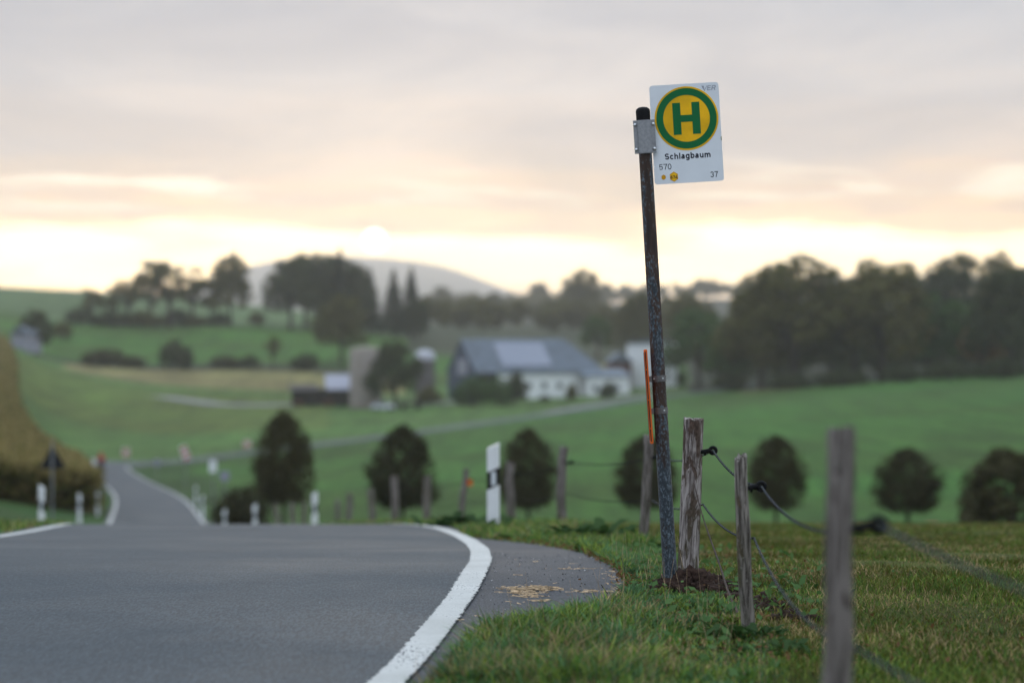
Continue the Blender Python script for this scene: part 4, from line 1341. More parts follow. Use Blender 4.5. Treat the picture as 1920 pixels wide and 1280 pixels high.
def rope(a, b, sag, rad, near):
    n = 420 if near else 24
    t = np.linspace(0, 1, n)
    A = np.array(a - fb); B = np.array(b - fb)
    path = A[None] * (1 - t)[:, None] + B[None] * t[:, None]
    path[:, 2] -= sag * 4 * t * (1 - t)
    if not near:
        return link('fence_rope', mesh_np('fence_rope', *tube_np(path, rad, 5), smooth=True), M['rope_d'], fence)
    T = np.gradient(path, axis=0); T /= np.linalg.norm(T, axis=1)[:, None]
    sd = np.cross(T, (0, 0, 1)); sd /= np.linalg.norm(sd, axis=1)[:, None]; up = np.cross(sd, T)
    L = np.linalg.norm(np.diff(path, axis=0), axis=1).sum()
    ang = t * L / 0.034 * 2 * np.pi
    def strand(ph):
        return path + rad * 0.55 * (np.cos(ang + ph)[:, None] * sd + np.sin(ang + ph)[:, None] * up)
    o = link('fence_rope', mesh_np('fence_rope', *tube_np(strand(0), rad * 0.5, 5), smooth=True), M['rope_l'], fence)
    link('dark_strand', mesh_np('dark_strand', *join_np([tube_np(strand(2.1), rad * 0.62, 5), tube_np(strand(4.2), rad * 0.62, 5)]), smooth=True), M['rope_d'], o)
    return o


off = Vector((1.55, 4.0, gz(1.55, 4.0) + 0.90))
chain = [(off, off - Vector((0, 0, 0.35)))] + INS
for i in range(len(chain) - 1):
    (a1, l1), (a2, l2) = chain[i], chain[i + 1]
    near = a1.y < 15
    if a2.y > 70: break
    sg = {0: 0.06, 1: 0.10, 2: 0.05}.get(i, 0.05)
    rope(a1, a2, sg, 0.006, near)
    rope(l1, l2, {0: 0.05, 1: 0.10, 2: 0.055}.get(i, 0.05), 0.0056, near)
# orange tag on one far post
p = at(868, 45.0) - fb
MB().box((0.13, -0.05, 0.80), (0.09, 0.02, 0.11)).build('orange_tag', M['orange'], fence, p)

# ------------------------------------------------------------------ bus stop
bp = at(1258, 14.5)
LEAN = -math.atan2(53, 898)
bus = empty('bus_stop_sign', bp, 0, 'leaning rusty bus stop pole with white plate, green H on yellow disc', 'bus stop sign')
bus.rotation_euler = (0, LEAN, 0)
# pipe, slightly wider towards the foot
b = MB(); b.lathe([(0.043, -0.45), (0.043, 0.2), (0.0415, 1.0), (0.040, 2.0), (0.0385, 2.83)], 40)
b.build('pole', M['pole'], bus, smooth=True)
MB().lathe([(0.0425, 2.80), (0.0435, 2.855), (0.040, 2.868), (0.025, 2.879), (0, 2.883)], 32).build('cap', M['black'], bus, smooth=True)
# bracket wrapped round the pipe
br = MB().box((0, -0.043, 2.70), (0.084, 0.02, 0.200), bev=0.004).build('bracket', M['galv'], bus)
for sx in (-1, 1): MB().box((sx * 0.052, -0.034, 2.70), (0.026, 0.006, 0.200), bev=0.001).build('flange', M['galv'], br)
for sx in (-0.054, 0.054):
    for z in (2.625, 2.773): MB().lathe([(0.0105, 0), (0.0095, 0.004), (0.005, 0.007), (0, 0.008)], 14).build('rivet', M['rivet'], br, (sx, -0.037, z), (R(90), 0, 0))


def rrect(cx, cz, w, h, r, n=7):
    pts = []
    for qx, qz, a0 in ((1, 1, 0), (-1, 1, 90), (-1, -1, 180), (1, -1, 270)):
        for k in range(n):
            a = R(a0 + 90 * k / (n - 1)); pts.append((cx + qx * (w / 2 - r) + r * math.cos(a), cz + qz * (h / 2 - r) + r * math.sin(a)))
    return pts


PX, PZ, PW, PH = 0.253, 2.708, 0.416, 0.592
plate = MB().prism(rrect(PX, PZ, PW, PH, 0.018), -0.012, -0.008).build('sign_plate', M['signwhite'], bus)
MB().box((0.075, 0.0, 2.70), (0.09, 0.014, 0.16), bev=0.002).build('mounting_strap', M['galv'], plate)
def circ(cx, cz, r, n=72): return [(cx + r * math.cos(2 * math.pi * k / n), cz + r * math.sin(2 * math.pi * k / n)) for k in range(n)]
DX, DZ = 0.2578, 2.797
MB().prism(circ(DX, DZ, 0.1915), -0.0132, -0.0121).build('yellow_disc', M['signyellow'], plate)
b = MB()
for k in range(72):
    a0, a1 = 2 * math.pi * k / 72, 2 * math.pi * (k + 1) / 72
    q = []
    for (rr, a) in ((0.181, a0), (0.181, a1), (0.140, a1), (0.140, a0)):
        q.append(b.bm.verts.new((DX + rr * math.cos(a), -0.0142, DZ + rr * math.sin(a))))
    b.bm.faces.new(q)
bmesh.ops.remove_doubles(b.bm, verts=b.bm.verts, dist=1e-5)
b.build('green_ring', M['signgreen'], plate)
hw, hh, sw, bh = 0.0815, 0.0955, 0.0475, 0.0205
Hp = [(-hw, -hh), (-hw + sw, -hh), (-hw + sw, -bh), (hw - sw, -bh), (hw - sw, -hh), (hw, -hh), (hw, hh), (hw - sw, hh), (hw - sw, bh), (-hw + sw, bh), (-hw + sw, hh), (-hw, hh)]
b = MB()
for (x0, x1, z0, z1) in ((-hw, -hw + sw, -hh, hh), (hw - sw, hw, -hh, hh), (-hw + sw, hw - sw, -bh, bh)):
    b.bm.faces.new([b.bm.verts.new((DX + x, -0.0142, DZ + z)) for x, z in ((x0, z0), (x1, z0), (x1, z1), (x0, z1))])
b.build('letter_h', M['signgreen'], plate)


def arc(cx, cy, rx, ry, a0, a1, n=18):
    return [(cx + rx * math.cos(R(a0 + (a1 - a0) * k / n)), cy + ry * math.sin(R(a0 + (a1 - a0) * k / n))) for k in range(n + 1)]


def glyph(ch, t):
    """centre lines of a plain grotesque letter (cap height 0.72, x-height 0.53) and its advance"""
    h = t / 2; X, K = 0.53, 0.72
    if ch == 'S':
        ry = (K - t) / 4; yt = K - h - ry; yb = h + ry; c = 0.335; rx = 0.275 - h
        return [arc(c, yt, rx, ry, 25, 180) + arc(c, yt, rx, ry, 190, 262)[0:] + arc(c, yb, rx, ry, 82, 0)[0:] + arc(c, yb, rx, ry, -10, -158)], 0.667
    if ch == 'c': return [arc(0.29, X / 2, 0.245 - h, X / 2 - h + 0.01, 42, 318)], 0.545
    if ch in 'hnm':
        xl = 0.065 + h; out = [[(xl, 0), (xl, K if ch == 'h' else X)]]
        if ch == 'm':
            xm = 0.445; xr = 0.825 - h
            for a_, b_ in ((xl, xm), (xm, xr)): out.append(arc((a_ + b_) / 2, X - h - 0.17, (b_ - a_) / 2, 0.175, 180, 0) + [(b_, 0)])
            return out, 0.889
        xr = 0.545 - h
        out.append(arc((xl + xr) / 2, X - h - 0.18, (xr - xl) / 2, 0.185, 180, 0) + [(xr, 0)])
        return out, 0.611
    if ch == 'l': return [[(0.065 + h, 0), (0.065 + h, K)]], 0.278
    if ch == 'u':
        xl = 0.065 + h; xr = 0.545 - h
        return [[(xl, X)] + arc((xl + xr) / 2, h + 0.18, (xr - xl) / 2, 0.185, 180, 360), [(xr, 0), (xr, X)]], 0.611
    if ch == 'a':
        xr = 0.475 - h
        return [arc(0.275, X - h - 0.13, xr - 0.275, 0.135, 160, 0) + [(xr, 0)], [(xr, 0.315), (0.30, 0.29)] + arc(0.215, 0.155, 0.185 - h, 0.16 - h + 0.005, 100, 300) + [(xr, 0.13)]], 0.556
    if ch == 'b': return [[(0.065 + h, 0), (0.065 + h, K)], arc(0.315, X / 2, 0.25 - h, X / 2 - h + 0.01, 0, 360, 28)], 0.611
    if ch == 'g':
        xr = 0.545 - h
        return [arc(0.295, X / 2, 0.25 - h, X / 2 - h + 0.01, 0, 360, 28), [(xr, X)] + arc(0.295, -0.05, xr - 0.295, 0.16 - h, 0, -155)], 0.611
    if ch == '0': return [arc(0.278, K / 2, 0.235 - h, K / 2 - h + 0.008, 0, 360, 32)], 0.556
    if ch == '7': return [[(0.045, K - h), (0.5, K - h), (0.36, 0.45), (0.22 + h * 0.4, 0.0)]], 0.556
    if ch == '5': return [[(0.475, K - h), (0.14, K - h), (0.095, 0.36)] + arc(0.265, 0.235, 0.245 - h, 0.235 - h, 140, -150)], 0.556
    if ch == '3': return [arc(0.265, K - h - (0.19 - h * 0.5), 0.205 - h * 0.6, 0.19 - h * 0.5, 165, -80), arc(0.265, 0.205, 0.235 - h, 0.21 - h, 85, -165)], 0.556
    if ch == '6': return [arc(0.285, 0.23, 0.235 - h, 0.235 - h, 0, 360, 28), arc(0.32, 0.33, 0.27 - h, K - h - 0.33, 175, 45)], 0.556
    if ch == '4': return [[(0.40, 0), (0.40, K - 0.02), (0.05, 0.20), (0.53, 0.20)]], 0.556
    if ch == 'V': return [[(0.04, K), (0.32, 0.02), (0.60, K)]], 0.64
    if ch == 'E': return [[(0.54, K - h), (0.09, K - h), (0.09, h), (0.55, h)], [(0.09, K / 2), (0.5, K / 2)]], 0.62
    if ch == 'R': return [[(0.09, 0), (0.09, K - h)] + [(0.30, K - h)] + arc(0.36, K - h - 0.165, 0.17, 0.165, 90, -90) + [(0.09, K - h - 0.33)], [(0.34, K - h - 0.33), (0.55, 0)]], 0.66
    return [], 0.3


def text(name, body, cx, cz, width, height, mat, y=-0.0128, t=0.085, shear=0.0):
    V, F, pen, lay = [], [], 0.0, 0
    for ch in body:
        lines, adv = glyph(ch, t)
        for ln in lines:
            p = np.array(ln) + np.array((pen, 0.0)); n = len(p); lay += 1
            d = np.diff(p, axis=0); d /= np.linalg.norm(d, axis=1)[:, None] + 1e-9
            nr = np.stack([-d[:, 1], d[:, 0]], 1)
            m = np.vstack([nr[:1], nr[:-1] + nr[1:], nr[-1:]])
            m /= np.linalg.norm(m, axis=1)[:, None] + 1e-9
            k = np.concatenate([[1.0], 1 / np.clip((m[1:-1] * nr[1:]).sum(1), 0.5, 1), [1.0]]) if n > 2 else np.ones(n)
            o = len(V)
            for q, s_, kk in zip(p, m, k):
                for sg in (-1, 1): V.append((*(q + s_ * sg * kk * t / 2), lay))
            F += [(o + 2 * i, o + 2 * i + 2, o + 2 * i + 3, o + 2 * i + 1) for i in range(n - 1)]
        pen += adv
    V = np.array(V, float)
    V[:, 0] += shear * V[:, 1]
    lo, hi = V.min(0), V.max(0)
    k = (V - (lo + hi) / 2) / np.maximum(hi - lo, 1e-6)
    out = np.column_stack([cx + k[:, 0] * width, y - (V[:, 2] % 7) * 0.00006, cz + k[:, 1] * height])
    return link(name, mesh_np(name, out, F), mat, plate)


text('stop_name', 'Schlagbaum', 0.2515, 2.570, 0.274, 0.0465, M['ink'], t=0.145)
text('line_number', '570', 0.114, 2.515, 0.073, 0.0345, M['ink'], t=0.085)
text('stop_number', '37', 0.405, 2.453, 0.047, 0.0345, M['ink'], t=0.095)
text('operator_mark', 'VER', 0.405, 2.970, 0.078, 0.033, M['faded'], t=0.11, shear=0.2)
b = MB(); b.bm.faces.new([b.bm.verts.new((x, -0.0128, z)) for x, z in ((0.357, 2.988), (0.368, 2.984), (0.378, 2.956), (0.374, 2.954))]); b.build('mark_swoosh', M['faded'], plate)
for nm, cx, cz, rr in (('small_hexagon', 0.100, 2.453, 0.0155), ('large_hexagon', 0.162, 2.453, 0.029)):
    MB().prism([(cx + rr * 0.95 * math.sin(R(60 * k)), cz + rr * 1.05 * math.cos(R(60 * k))) for k in range(6)], -0.0128, -0.0121).build(nm, M['signorange'] if rr < 0.02 else M['signyellow'], plate)
b = MB()
rr, cx, cz = 0.029, 0.162, 2.453
for k in range(6):
    pts = []
    for kk, q in ((k, 1.0), (k + 1, 1.0), (k + 1, 0.88), (k, 0.88)):
        pts.append(b.bm.verts.new((cx + q * rr * 0.95 * math.sin(R(60 * kk)), -0.0132, cz + q * rr * 1.05 * math.cos(R(60 * kk)))))
    b.bm.faces.new(pts)
b.build('hexagon_rim', M['signorange'], plate)
text('hexagon_number', '674', 0.162, 2.451, 0.041, 0.022, M['ink'], y=-0.0137, t=0.13)
MB().box((0.4585, -0.0125, 2.665), (0.004, 0.002, 0.024)).build('green_sticker', M['signgreen'], plate)
# timetable case, seen on its narrow edge
case = MB().box((0, 0, 0), (0.020, 0.24, 0.562), bev=0.003).build('timetable_case', M['orange'], bus, (-0.066, 0.02, 1.150), (0, R(-0.6), R(-2.6)))
MB().box((-0.0095, 0, 0), (0.004, 0.214, 0.525)).build('case_window', M['slot'], case)
MB().box((-0.0025, -0.1195, 0), (0.006, 0.004, 0.535)).build('case_slot', M['slot'], case)
for z in (-0.02, 0.16, -0.19): MB().box((-0.002, -0.1210, z), (0.012, 0.005, 0.006)).build('case_clip', M['orange'], case)
for z, nb in ((1.252, 2), (1.060, 1)):
    cl = MB().lathe([(0.0425, z - 0.019), (0.0455, z - 0.019), (0.0455, z + 0.019), (0.0425, z + 0.019)], 32).build('band_clamp', M['clamp'], bus, smooth=True)
    MB().box((-0.050, -0.012, z), (0.016, 0.05, 0.034), bev=0.002).build('clamp_foot', M['clamp'], cl)
    MB().box((-0.004, -0.0465, z), (0.004, 0.012, 0.036)).build('clamp_lug', M['clamp'], cl)
    MB().box((0.004, -0.0465, z), (0.004, 0.012, 0.036)).build('clamp_lug', M['clamp'], cl)
    for x in ((-0.030, 0.022) if nb == 2 else (0.020,)):
        MB().sph((x, -0.0455 + abs(x) * 0.25, z), 0.0055, n=10).build('bolt', M['rivet'], cl, smooth=True)

# ------------------------------------------------------------------ soil, twigs, weeds, straw, pebbles
def soil_heap():
    rng = np.random.default_rng(77)
    n = 46
    gx, gy = np.meshgrid(np.linspace(-0.42, 0.85, n * 2), np.linspace(-2.0, 0.35, n * 2), indexing='xy')
    hgt = 0.095 * np.exp(-((gx - 0.13) ** 2 / 0.026 + (gy + 0.02) ** 2 / 0.04)) + 0.045 * np.exp(-((gx - 0.30) ** 2 / 0.05 + (gy + 0.05) ** 2 / 0.012)) + 0.034 * np.exp(-((gy + 1.0) ** 2 / 0.5 + (gx - 0.20 + 0.22 * gy) ** 2 / 0.006)) - 0.022
    hgt += rng.normal(0, 0.007, hgt.shape) + 0.012 * np.sin(gx * 37 + np.sin(gy * 31) * 2) * np.sin(gy * 41)
    x = (bp.x + gx).ravel(); y = (bp.y + gy).ravel()
    z = ground_z(x, y) + hgt.ravel()
    w = n * 2
    i, j = np.meshgrid(np.arange(w - 1), np.arange(w - 1), indexing='ij')
    F = np.stack([i * w + j, i * w + j + 1, (i + 1) * w + j + 1, (i + 1) * w + j], -1).reshape(-1, 4)
    F = F[(hgt.ravel()[F] > -0.012).any(1)]
    V = [np.column_stack([x, y, z])]; Fs = [F]; o = len(x)
    cube = np.array([(-1, -1, -1), (1, -1, -1), (1, 1, -1), (-1, 1, -1), (-1, -1, 1), (1, -1, 1), (1, 1, 1), (-1, 1, 1)], float)
    cf = np.array([(0, 3, 2, 1), (4, 5, 6, 7), (0, 1, 5, 4), (1, 2, 6, 5), (2, 3, 7, 6), (3, 0, 4, 7)])
    for k in range(420):
        t = rng.random()
        if t < 0.65: cx, cy = rng.normal(0.12, 0.14), rng.normal(-0.06, 0.13)
        else:
            cy = -rng.uniform(0.1, 1.8); cx = 0.20 - 0.22 * cy + rng.normal(0, 0.06)
        s = abs(rng.normal(0.012, 0.007)) + 0.004
        hz = 0.075 * math.exp(-((cx - 0.13) ** 2 / 0.026 + (cy + 0.02) ** 2 / 0.04))
        c = cube * s * rng.uniform(0.6, 1.2, 3) * rng.uniform(0.75, 1.25, (8, 1))
        a = rng.random() * 6.28; ca, sa = math.cos(a), math.sin(a)
        c = np.column_stack([c[:, 0] * ca - c[:, 2] * sa, c[:, 1], c[:, 0] * sa + c[:, 2] * ca])
        V.append(c + np.array((bp.x + cx, bp.y + cy, gz(bp.x + cx, bp.y + cy) + hz + 0.012))); Fs.append(cf + o); o += 8
    ob = link('soil', mesh_np('soil', np.concatenate(V), np.concatenate(Fs), False), M['soil'])
    tag(ob, 'dark freshly dug soil heaped round the foot of the bus stop pole', None, None, 'stuff')
soil_heap()


def twig(name, pts, r0, r1, label, thorns=0, parent=None):
    path = catmull(pts, 8)
    parts = [tube_np(path, np.linspace(r0, r1, len(path)), 6)]
    rg = np.random.default_rng(len(path))
    for k in range(thorns):
        i = rg.integers(4, len(path) - 4); a = path[i]
        parts.append(tube_np([a, a + np.array((rg.normal(0, 0.02), rg.normal(0, 0.01), 0.012))], [0.0025, 0.0006], 4))
    return tag(link(name, mesh_np(name, *join_np(parts), smooth=True), M['twig']), label, 'twig')


def pt(u, v, d): return ((u - 960) / FPX * d, d, -(v - 640) / FPX * d)
twig('briar_stem', [pt(1301, 905, 14.7), pt(1316, 962, 14.5), pt(1332, 1010, 14.2), pt(1350, 1060, 13.8), pt(1366, 1110, 13.3), pt(1384, 1150, 12.9)], 0.003, 0.007, 'thin bare briar stem leaning on the thick flaking fence post', 14)
twig('twig', [pt(1127, 1095, 14.0), pt(1140, 1113, 14.0), pt(1158, 1132, 13.9), pt(1172, 1160, 13.8)], 0.0025, 0.005, 'dark twig poking up from the grass at the lay-by edge')
twig('twig', [pt(1098, 1139, 13.6), pt(1108, 1128, 13.65), pt(1122, 1122, 13.7)], 0.0025, 0.0015, 'small curved dark twig lying on the lay-by')


def weed(u, d, n, ln, label, mat='weed', dz=0.0, wide=1.0):
    p = at(u, d, dz)
    rg = np.random.default_rng(int(u * 7 + d))
    Vs, Fs, o = [], [], 0
    for k in range(n):
        a = rg.random() * 6.28; L = ln * rg.uniform(0.5, 1.1); w = L * rg.uniform(0.14, 0.24); up = rg.uniform(0.25, 1.0)
        base = np.array((rg.normal(0, 0.12) * wide, rg.normal(0, 0.08) * wide, 0.0))
        dv = np.array((math.cos(a), math.sin(a), 0)); sv = np.array((-math.sin(a), math.cos(a), 0.25)); zz = np.array((0, 0, 1.0))
        c = [base + dv * L * t + zz * (L * up * (t - 0.55 * t * t) * 1.6) for t in (0, 0.35, 0.7, 1.0)]
        Vs.append(np.array([c[0], c[1] - sv * w, c[1] + sv * w, c[2] - sv * w * 0.8, c[2] + sv * w * 0.8, c[3], c[0]]))
        Fs.append((o + 0, o + 1, o + 2, o + 6))
        Fs.append((o + 1, o + 3, o + 4, o + 2)); 
        Vs.append(np.array([c[2] - sv * w * 0.8, (c[2] + c[3]) / 2 - sv * w * 0.45, c[3], c[2] + sv * w * 0.8])); Fs.append((o + 7, o + 8, o + 9, o + 10))
        o += 11
        e = sv * 0.003; Vs.append(np.array([-e, e, base + e, base - e]) + np.array((0, 0, 0.012))); Fs.append((o, o + 1, o + 2, o + 3)); o += 4
    ob = link('leafy_weed', mesh_np('leafy_weed', np.concatenate(Vs), np.array(Fs)), M[mat], None, p)
    return tag(ob, label, 'weed', 'leafy weeds on the verge')


weed(1083, 23.6, 90, 0.24, 'broad clump of leafy weeds at the far lay-by edge left of the pole', wide=1.9)
weed(1118, 23.5, 34, 0.30, 'upright leafy weed at the right end of the clump by the lay-by')
weed(880, 31.0, 90, 0.28, 'dark weed clump in the grass left of the nearest delineator', wide=2.0)
weed(921, 28.6, 22, 0.22, 'weed growing against the foot of the nearest delineator')
weed(822, 43.0, 40, 0.2, 'small dark weed between two distant fence posts', wide=1.2)
weed(1236, 20.2, 50, 0.13, 'dark weed tuft between the grey post and the bus stop pole', wide=1.0)
weed(1388, 12.0, 90, 0.10, 'dark leafy weed at the foot of the thin split post', wide=0.7, dz=0.02)
weed(1440, 11.6, 60, 0.09, 'leafy weed in the grass right of the thin split post', wide=1.6)
weed(1470, 14.2, 50, 0.09, 'low dark weeds in the meadow behind the thin split post', wide=1.8)


def straw():
    rg = np.random.default_rng(4)
    parts = []
    def put(x, y, L, a, w, z):
        d = np.array((math.cos(a), math.sin(a))) * L / 2
        s = np.array((-math.sin(a), math.cos(a))) * w
        z0 = gz(x, y) + 0.014 + z
        V = np.array([(x - d[0] - s[0], y - d[1] - s[1], z0), (x + d[0] - s[0], y + d[1] - s[1], z0 + rg.normal(0, 0.003)), (x + d[0] + s[0], y + d[1] + s[1], z0 + 0.002), (x - d[0] + s[0], y - d[1] + s[1], z0 + 0.003)])
        parts.append((V, np.array([(0, 1, 2, 3)])))
    for (cx, cy, sx, sy, n, hz) in ((0.10, 14.2, 0.075, 0.022, 230, 0.012), (0.08, 14.02, 0.055, 0.018, 110, 0.007), (0.20, 14.25, 0.05, 0.02, 40, 0.006), (0.09, 13.85, 0.05, 0.02, 50, 0.005), (0.17, 13.62, 0.04, 0.012, 28, 0.004), (0.50, 14.1, 0.10, 0.02, 45, 0.004), (0.42, 15.9, 0.08, 0.03, 22, 0.003), (0.05, 12.9, 0.10, 0.03, 14, 0.003), (-0.12, 12.1, 0.04, 0.06, 20, 0.006), (0.25, 14.4, 0.3, 1.2, 26, 0.0), (0.63, 14.2, 0.03, 0.5, 50, 0.004)):
        for k in range(n):
            put(cx + rg.normal(0, sx), cy + rg.normal(0, sy * 1.4), rg.uniform(0.015, 0.07), rg.normal(0, 1.0), rg.uniform(0.0008, 0.002), abs(rg.normal(0, hz)))
    tag(link('straw', mesh_np('straw', *join_np(parts)), M['straw']), 'pale tan straw scattered on the lay-by asphalt', None, None, 'stuff')
straw()


def pebbles():
    rg = np.random.default_rng(14)
    bm = bmesh.new(); bmesh.ops.create_icosphere(bm, subdivisions=1, radius=1.0)
    bv = np.array([v.co for v in bm.verts]); bf = np.array([[v.index for v in f.verts] for f in bm.faces]); bm.free()
    for nm, mat, n, k in (('gravel', M['stone'], 300, 0.9), ('gravel', M['ink'], 150, 0.9), ('gravel', M['postwhite'], 50, 0.7)):
        parts = []
        while len(parts) < n:
            y = rg.uniform(11.2, 19); x = rg.uniform(-0.4, 0.7)
            if not in_layby(np.array([x]), np.array([y]), -0.02)[0] or x < np.interp(y, ROAD_R[:600, 1], ROAD_R[:600, 0]) + 0.09: continue
            s = (abs(rg.normal(0.002, 0.0015)) + 0.0010) * k
            parts.append((bv * s * np.array((rg.uniform(.8, 1.4), rg.uniform(.8, 1.3), 0.65)) + np.array((x, y, gz(x, y) + 0.013 + s * 0.4)), bf))
        tag(link(nm, mesh_np(nm, *join_np(parts)), mat), 'loose grit and pebbles on the lay-by', None, None, 'stuff')
pebbles()


# ------------------------------------------------------------------ grass
def vnoise(x, y, s):
    return (np.sin(x * s * 1.3 + 1.7 * np.sin(y * s * 0.9)) * np.sin(y * s * 1.1 + 1.3 * np.sin(x * s * 0.7)) + 1) / 2


def grass():
    rg = np.random.default_rng(33)
    XS, YS = [], []
    def band(y0, y1, dens, u0, u1):
        area = 0.5 * (y1**2 - y0**2) * (u1 - u0) / FPX
        n = int(area * dens)
        y = np.sqrt(y0**2 + (y1**2 - y0**2) * rg.random(n))
        x = (rg.uniform(u0, u1, n) - 960) / FPX * y
        XS.append(x); YS.append(y)
    band(8.0, 15.5, 4200, 600, 2150)
    band(15.5, 24, 1900, 800, 2120)
    band(24, 34, 750, 700, 2100)
    band(34, 62, 260, 500, 2080)
    band(22, 60, 120, -250, 160)
    # tufts of longer grass on the verge
    nt = 420
    ty = 10.2 + 9.5 * rg.random(nt) ** 1.3
    tx = np.interp(ty, LAYBY[:, 1], LAYBY[:, 0]) + np.abs(rg.normal(0.0, 0.45, nt)) + 0.04
    tuft0 = sum(len(q) for q in XS)
    tk = rg.integers(30, 90, nt)
    XS.append(np.repeat(tx, tk) + rg.normal(0, 0.026, tk.sum())); YS.append(np.repeat(ty, tk) + rg.normal(0, 0.03, tk.sum()))
    thue = np.repeat(rg.random(nt), tk)
    x = np.concatenate(XS); y = np.concatenate(YS)
    tuft = np.zeros(len(x), bool); tuft[tuft0:] = True
    hue = np.zeros(len(x)); hue[tuft0:] = thue
    rd = road_dist(x, y)
    lay = in_layby(x, y, 0.0) & (y > 8.6) & (y < 26.5)
    edge = ROAD_W / 2 + np.where(y > 27, 0.24, 0.10) + 0.08 * vnoise(x, y, 5)
    keep = (rd > edge) & ~lay
    # bare soil round the pole
    sx, sy = x - bp.x, y - bp.y
    soil = ((sx - 0.10) ** 2 / 0.040 + (sy + 0.10) ** 2 / 0.09 < 1) | ((sy > -1.75) & (sy < -0.1) & (np.abs(sx - 0.20 + 0.22 * sy) < 0.075))
    keep &= ~(soil & (rg.random(len(x)) > np.where(sy < -0.3, 0.35, 0.12)))
    # patchy
    pn = vnoise(x, y, 2.3) * 0.6 + vnoise(x + 5, y - 3, 6.1) * 0.4
    keep &= tuft | (rg.random(len(x)) < 0.45 + 0.75 * pn)
    x, y, rd, pn, tuft, hue = x[keep], y[keep], rd[keep], pn[keep], tuft[keep], hue[keep]
    n = len(x)
    z = ground_z(x, y)
    fx = np.interp(y, FXY[::1, 1], FXY[::1, 0])
    meadow = x > fx + 0.12
    verge = ~meadow
    h = np.where(meadow, rg.uniform(0.025, 0.06, n) * (0.7 + 0.7 * pn), rg.uniform(0.05, 0.125, n) * (0.45 + 0.95 * pn))
    # lusher tufts on the near side of the lay-by, thin at the asphalt edge
    dl = x - np.interp(y, LAYBY[:, 1], LAYBY[:, 0], left=-9, right=-9)
    h = np.where(verge & (y < 14.2), h * 1.25, h)
    h = np.where(verge & (dl < 0.10) & (y > 13.2), h * 0.55, h)
    h = np.where((np.abs(x - fx) < 0.16) & (y > 16), h * 1.25, h)
    h = np.where(tuft & verge, rg.uniform(0.07, 0.15, n), h)
    nf = np.clip((x - (fx - 0.55)) / 0.3, 0, 1) * (y < 20)
    h = h * (1 - 0.55 * nf * verge)
    h = np.where((x - bp.x - 0.05) ** 2 + (y - bp.y + 0.2) ** 2 < 0.45 ** 2, np.minimum(h, 0.045), h)
    far = np.clip((y - 16) / 30, 0, 1)
    wd = np.where(meadow, 0.0030, 0.0042) * rg.uniform(0.7, 1.4, n) * (1 + 2.2 * far) * np.where(tuft, 1.35, 1.0)
    t = rg.random(n) * 2 * np.pi
    ln = h * rg.uniform(0.2, 1.35, n)
    d = np.stack([np.cos(t), np.sin(t), 0 * t], 1)
    t2 = t + np.pi / 2 + rg.normal(0, 0.5, n)
    s = np.stack([np.cos(t2), np.sin(t2), 0 * t], 1) * wd[:, None]
    a = np.stack([x, y, z - 0.01], 1)
    up = np.array((0, 0, 1.0))
    m = a + d * (ln * 0.35)[:, None] + up * (h * 0.62)[:, None]
    e = a + d * ln[:, None] + up * (h * np.where(rg.random(n) < 0.3, 0.75, 1.0))[:, None]
    V = np.stack([a - s, a + s, m + s * 0.8, m - s * 0.8, e], 1).reshape(-1, 3)
    k = np.arange(n) * 5
    F = np.concatenate([np.stack([k, k + 1, k + 2], 1), np.stack([k, k + 2, k + 3], 1), np.stack([k + 3, k + 2, k + 4], 1)])
    green1 = np.array((0.078, 0.155, 0.022)); green2 = np.array((0.20, 0.265, 0.044)); blueg = np.array((0.095, 0.19, 0.075)); straw_ = np.array((0.34, 0.25, 0.12)); olive = np.array((0.100, 0.092, 0.014)); brown = np.array((0.11, 0.07, 0.035))
    q = rg.random(n); c = np.empty((n, 3))
    dryp = np.clip(0.10 + 0.5 * (vnoise(x - 2, y + 4, 1.7) - 0.45), 0.03, 0.45)
    c[:] = np.where((q < 0.45)[:, None], green1, green2)
    c = np.where(((q > 0.75) & verge)[:, None], blueg, c)
    c = np.where(meadow[:, None], c * 0.8, c)
    c = np.where(((q > 0.25 + 0.6 * vnoise(x + 9, y, 1.1)) & meadow)[:, None], olive, c)
    c = np.where((tuft & (hue < 0.55))[:, None], blueg * 1.05, c)
    c = np.where((tuft & (hue > 0.85))[:, None], green2, c)
    r2 = rg.random(n) + np.where(tuft, 0.12, 0)
    r2 = np.where(r2 > 1.0, 0.9, r2)
    c = np.where((r2 < dryp * np.where(meadow, 1.0, 0.9))[:, None], straw_, c)
    c = np.where((r2 > 0.96)[:, None], brown, c)
    c *= (rg.uniform(0.42, 1.5, n) * (0.8 + 0.45 * vnoise(x - 7, y + 2, 3.1)))[:, None]
    col = np.repeat(c, 5, 0)
    o = link('grass', mesh_np('grass', V, F, False, col), M['blade'])
    tag(o, 'short mixed green and straw-coloured grass on verge and meadow', None, None, 'stuff')
    # seed stalks
    idx = np.where(verge & (y < 17) & (rg.random(n) < 0.004))[0]
    parts = []
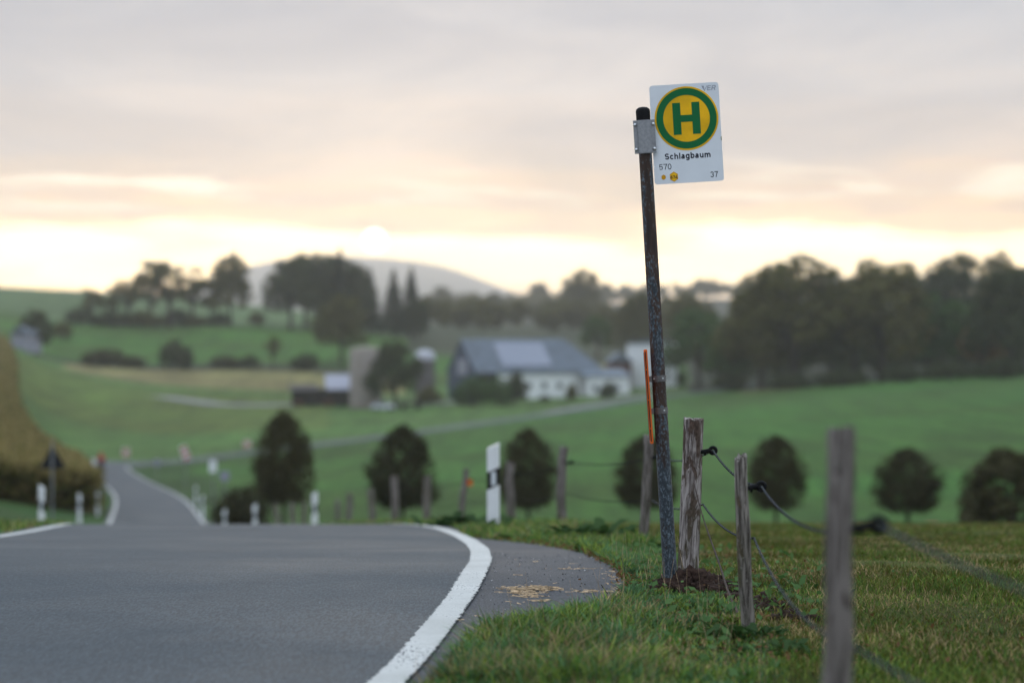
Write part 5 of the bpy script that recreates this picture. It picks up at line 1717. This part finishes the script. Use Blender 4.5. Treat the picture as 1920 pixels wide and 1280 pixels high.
    for i in idx:
        b0 = np.array((x[i], y[i], z[i])); L = rg.uniform(0.14, 0.30); a_ = rg.random() * 6.28; q_ = rg.uniform(0.05, 0.4) * L
        tip = b0 + np.array((math.cos(a_) * q_, math.sin(a_) * q_, L))
        parts.append(tube_np([b0, (b0 + tip) / 2 + np.array((0, 0, 0.01)), tip], [0.0012, 0.001, 0.0006], 3))
    tag(link('dry_stalks', mesh_np('dry_stalks', *join_np(parts)), M['straw']), 'thin dry stalks among the verge grass', None, None, 'stuff')
    # fallen leaves on the verge edges
    m_ = 2000
    yy = 11 + 14 * rg.random(m_) ** 1.3
    ex = np.interp(yy, LAYBY[:, 1], LAYBY[:, 0])
    xx = ex + np.abs(rg.normal(0, 0.12, m_)) - 0.04
    far_ = rg.random(m_) < 0.45
    xx = np.where(far_, np.interp(yy, FXY[:, 1], FXY[:, 0]) + rg.normal(0.25, 0.35, m_), xx)
    ok = road_dist(xx, yy) > ROAD_W / 2 + 0.15
    xx, yy = xx[ok], yy[ok]
    P0 = np.column_stack([xx, yy, ground_z(xx, yy) + rg.uniform(0.012, 0.045, len(xx))])
    N0 = np.array((0, 0, 1.0)) + rg.normal(0, 0.45, P0.shape); N0 /= np.linalg.norm(N0, axis=1)[:, None]
    tag(link('fallen_leaves', mesh_np('fallen_leaves', *leaf_quads(P0, N0, 0.018, rg)), M['dryleaf']), 'brown fallen leaves along the lay-by edge', None, None, 'stuff')
    # broad low leaves of clover, plantain and dandelion between the blades
    k_ = 1500
    yy = 10 + 10 * rg.random(k_) ** 1.2
    xx = np.interp(yy, LAYBY[:, 1], LAYBY[:, 0]) + np.abs(rg.normal(0.05, 0.6, k_)) + 0.03
    cl = vnoise(xx + 3, yy, 4.3) > 0.55
    xx, yy = xx[cl], yy[cl]
    P0 = np.column_stack([xx, yy, ground_z(xx, yy) + rg.uniform(0.02, 0.085, len(xx))])
    N0 = np.array((0, -0.3, 0.8)) + rg.normal(0, 0.5, P0.shape); N0 /= np.linalg.norm(N0, axis=1)[:, None]
    tag(link('ground_cover', mesh_np('ground_cover', *leaf_quads(P0, N0, 0.03, rg)), M['weed2']), 'broad low leaves growing among the verge grass', None, None, 'stuff')
grass()
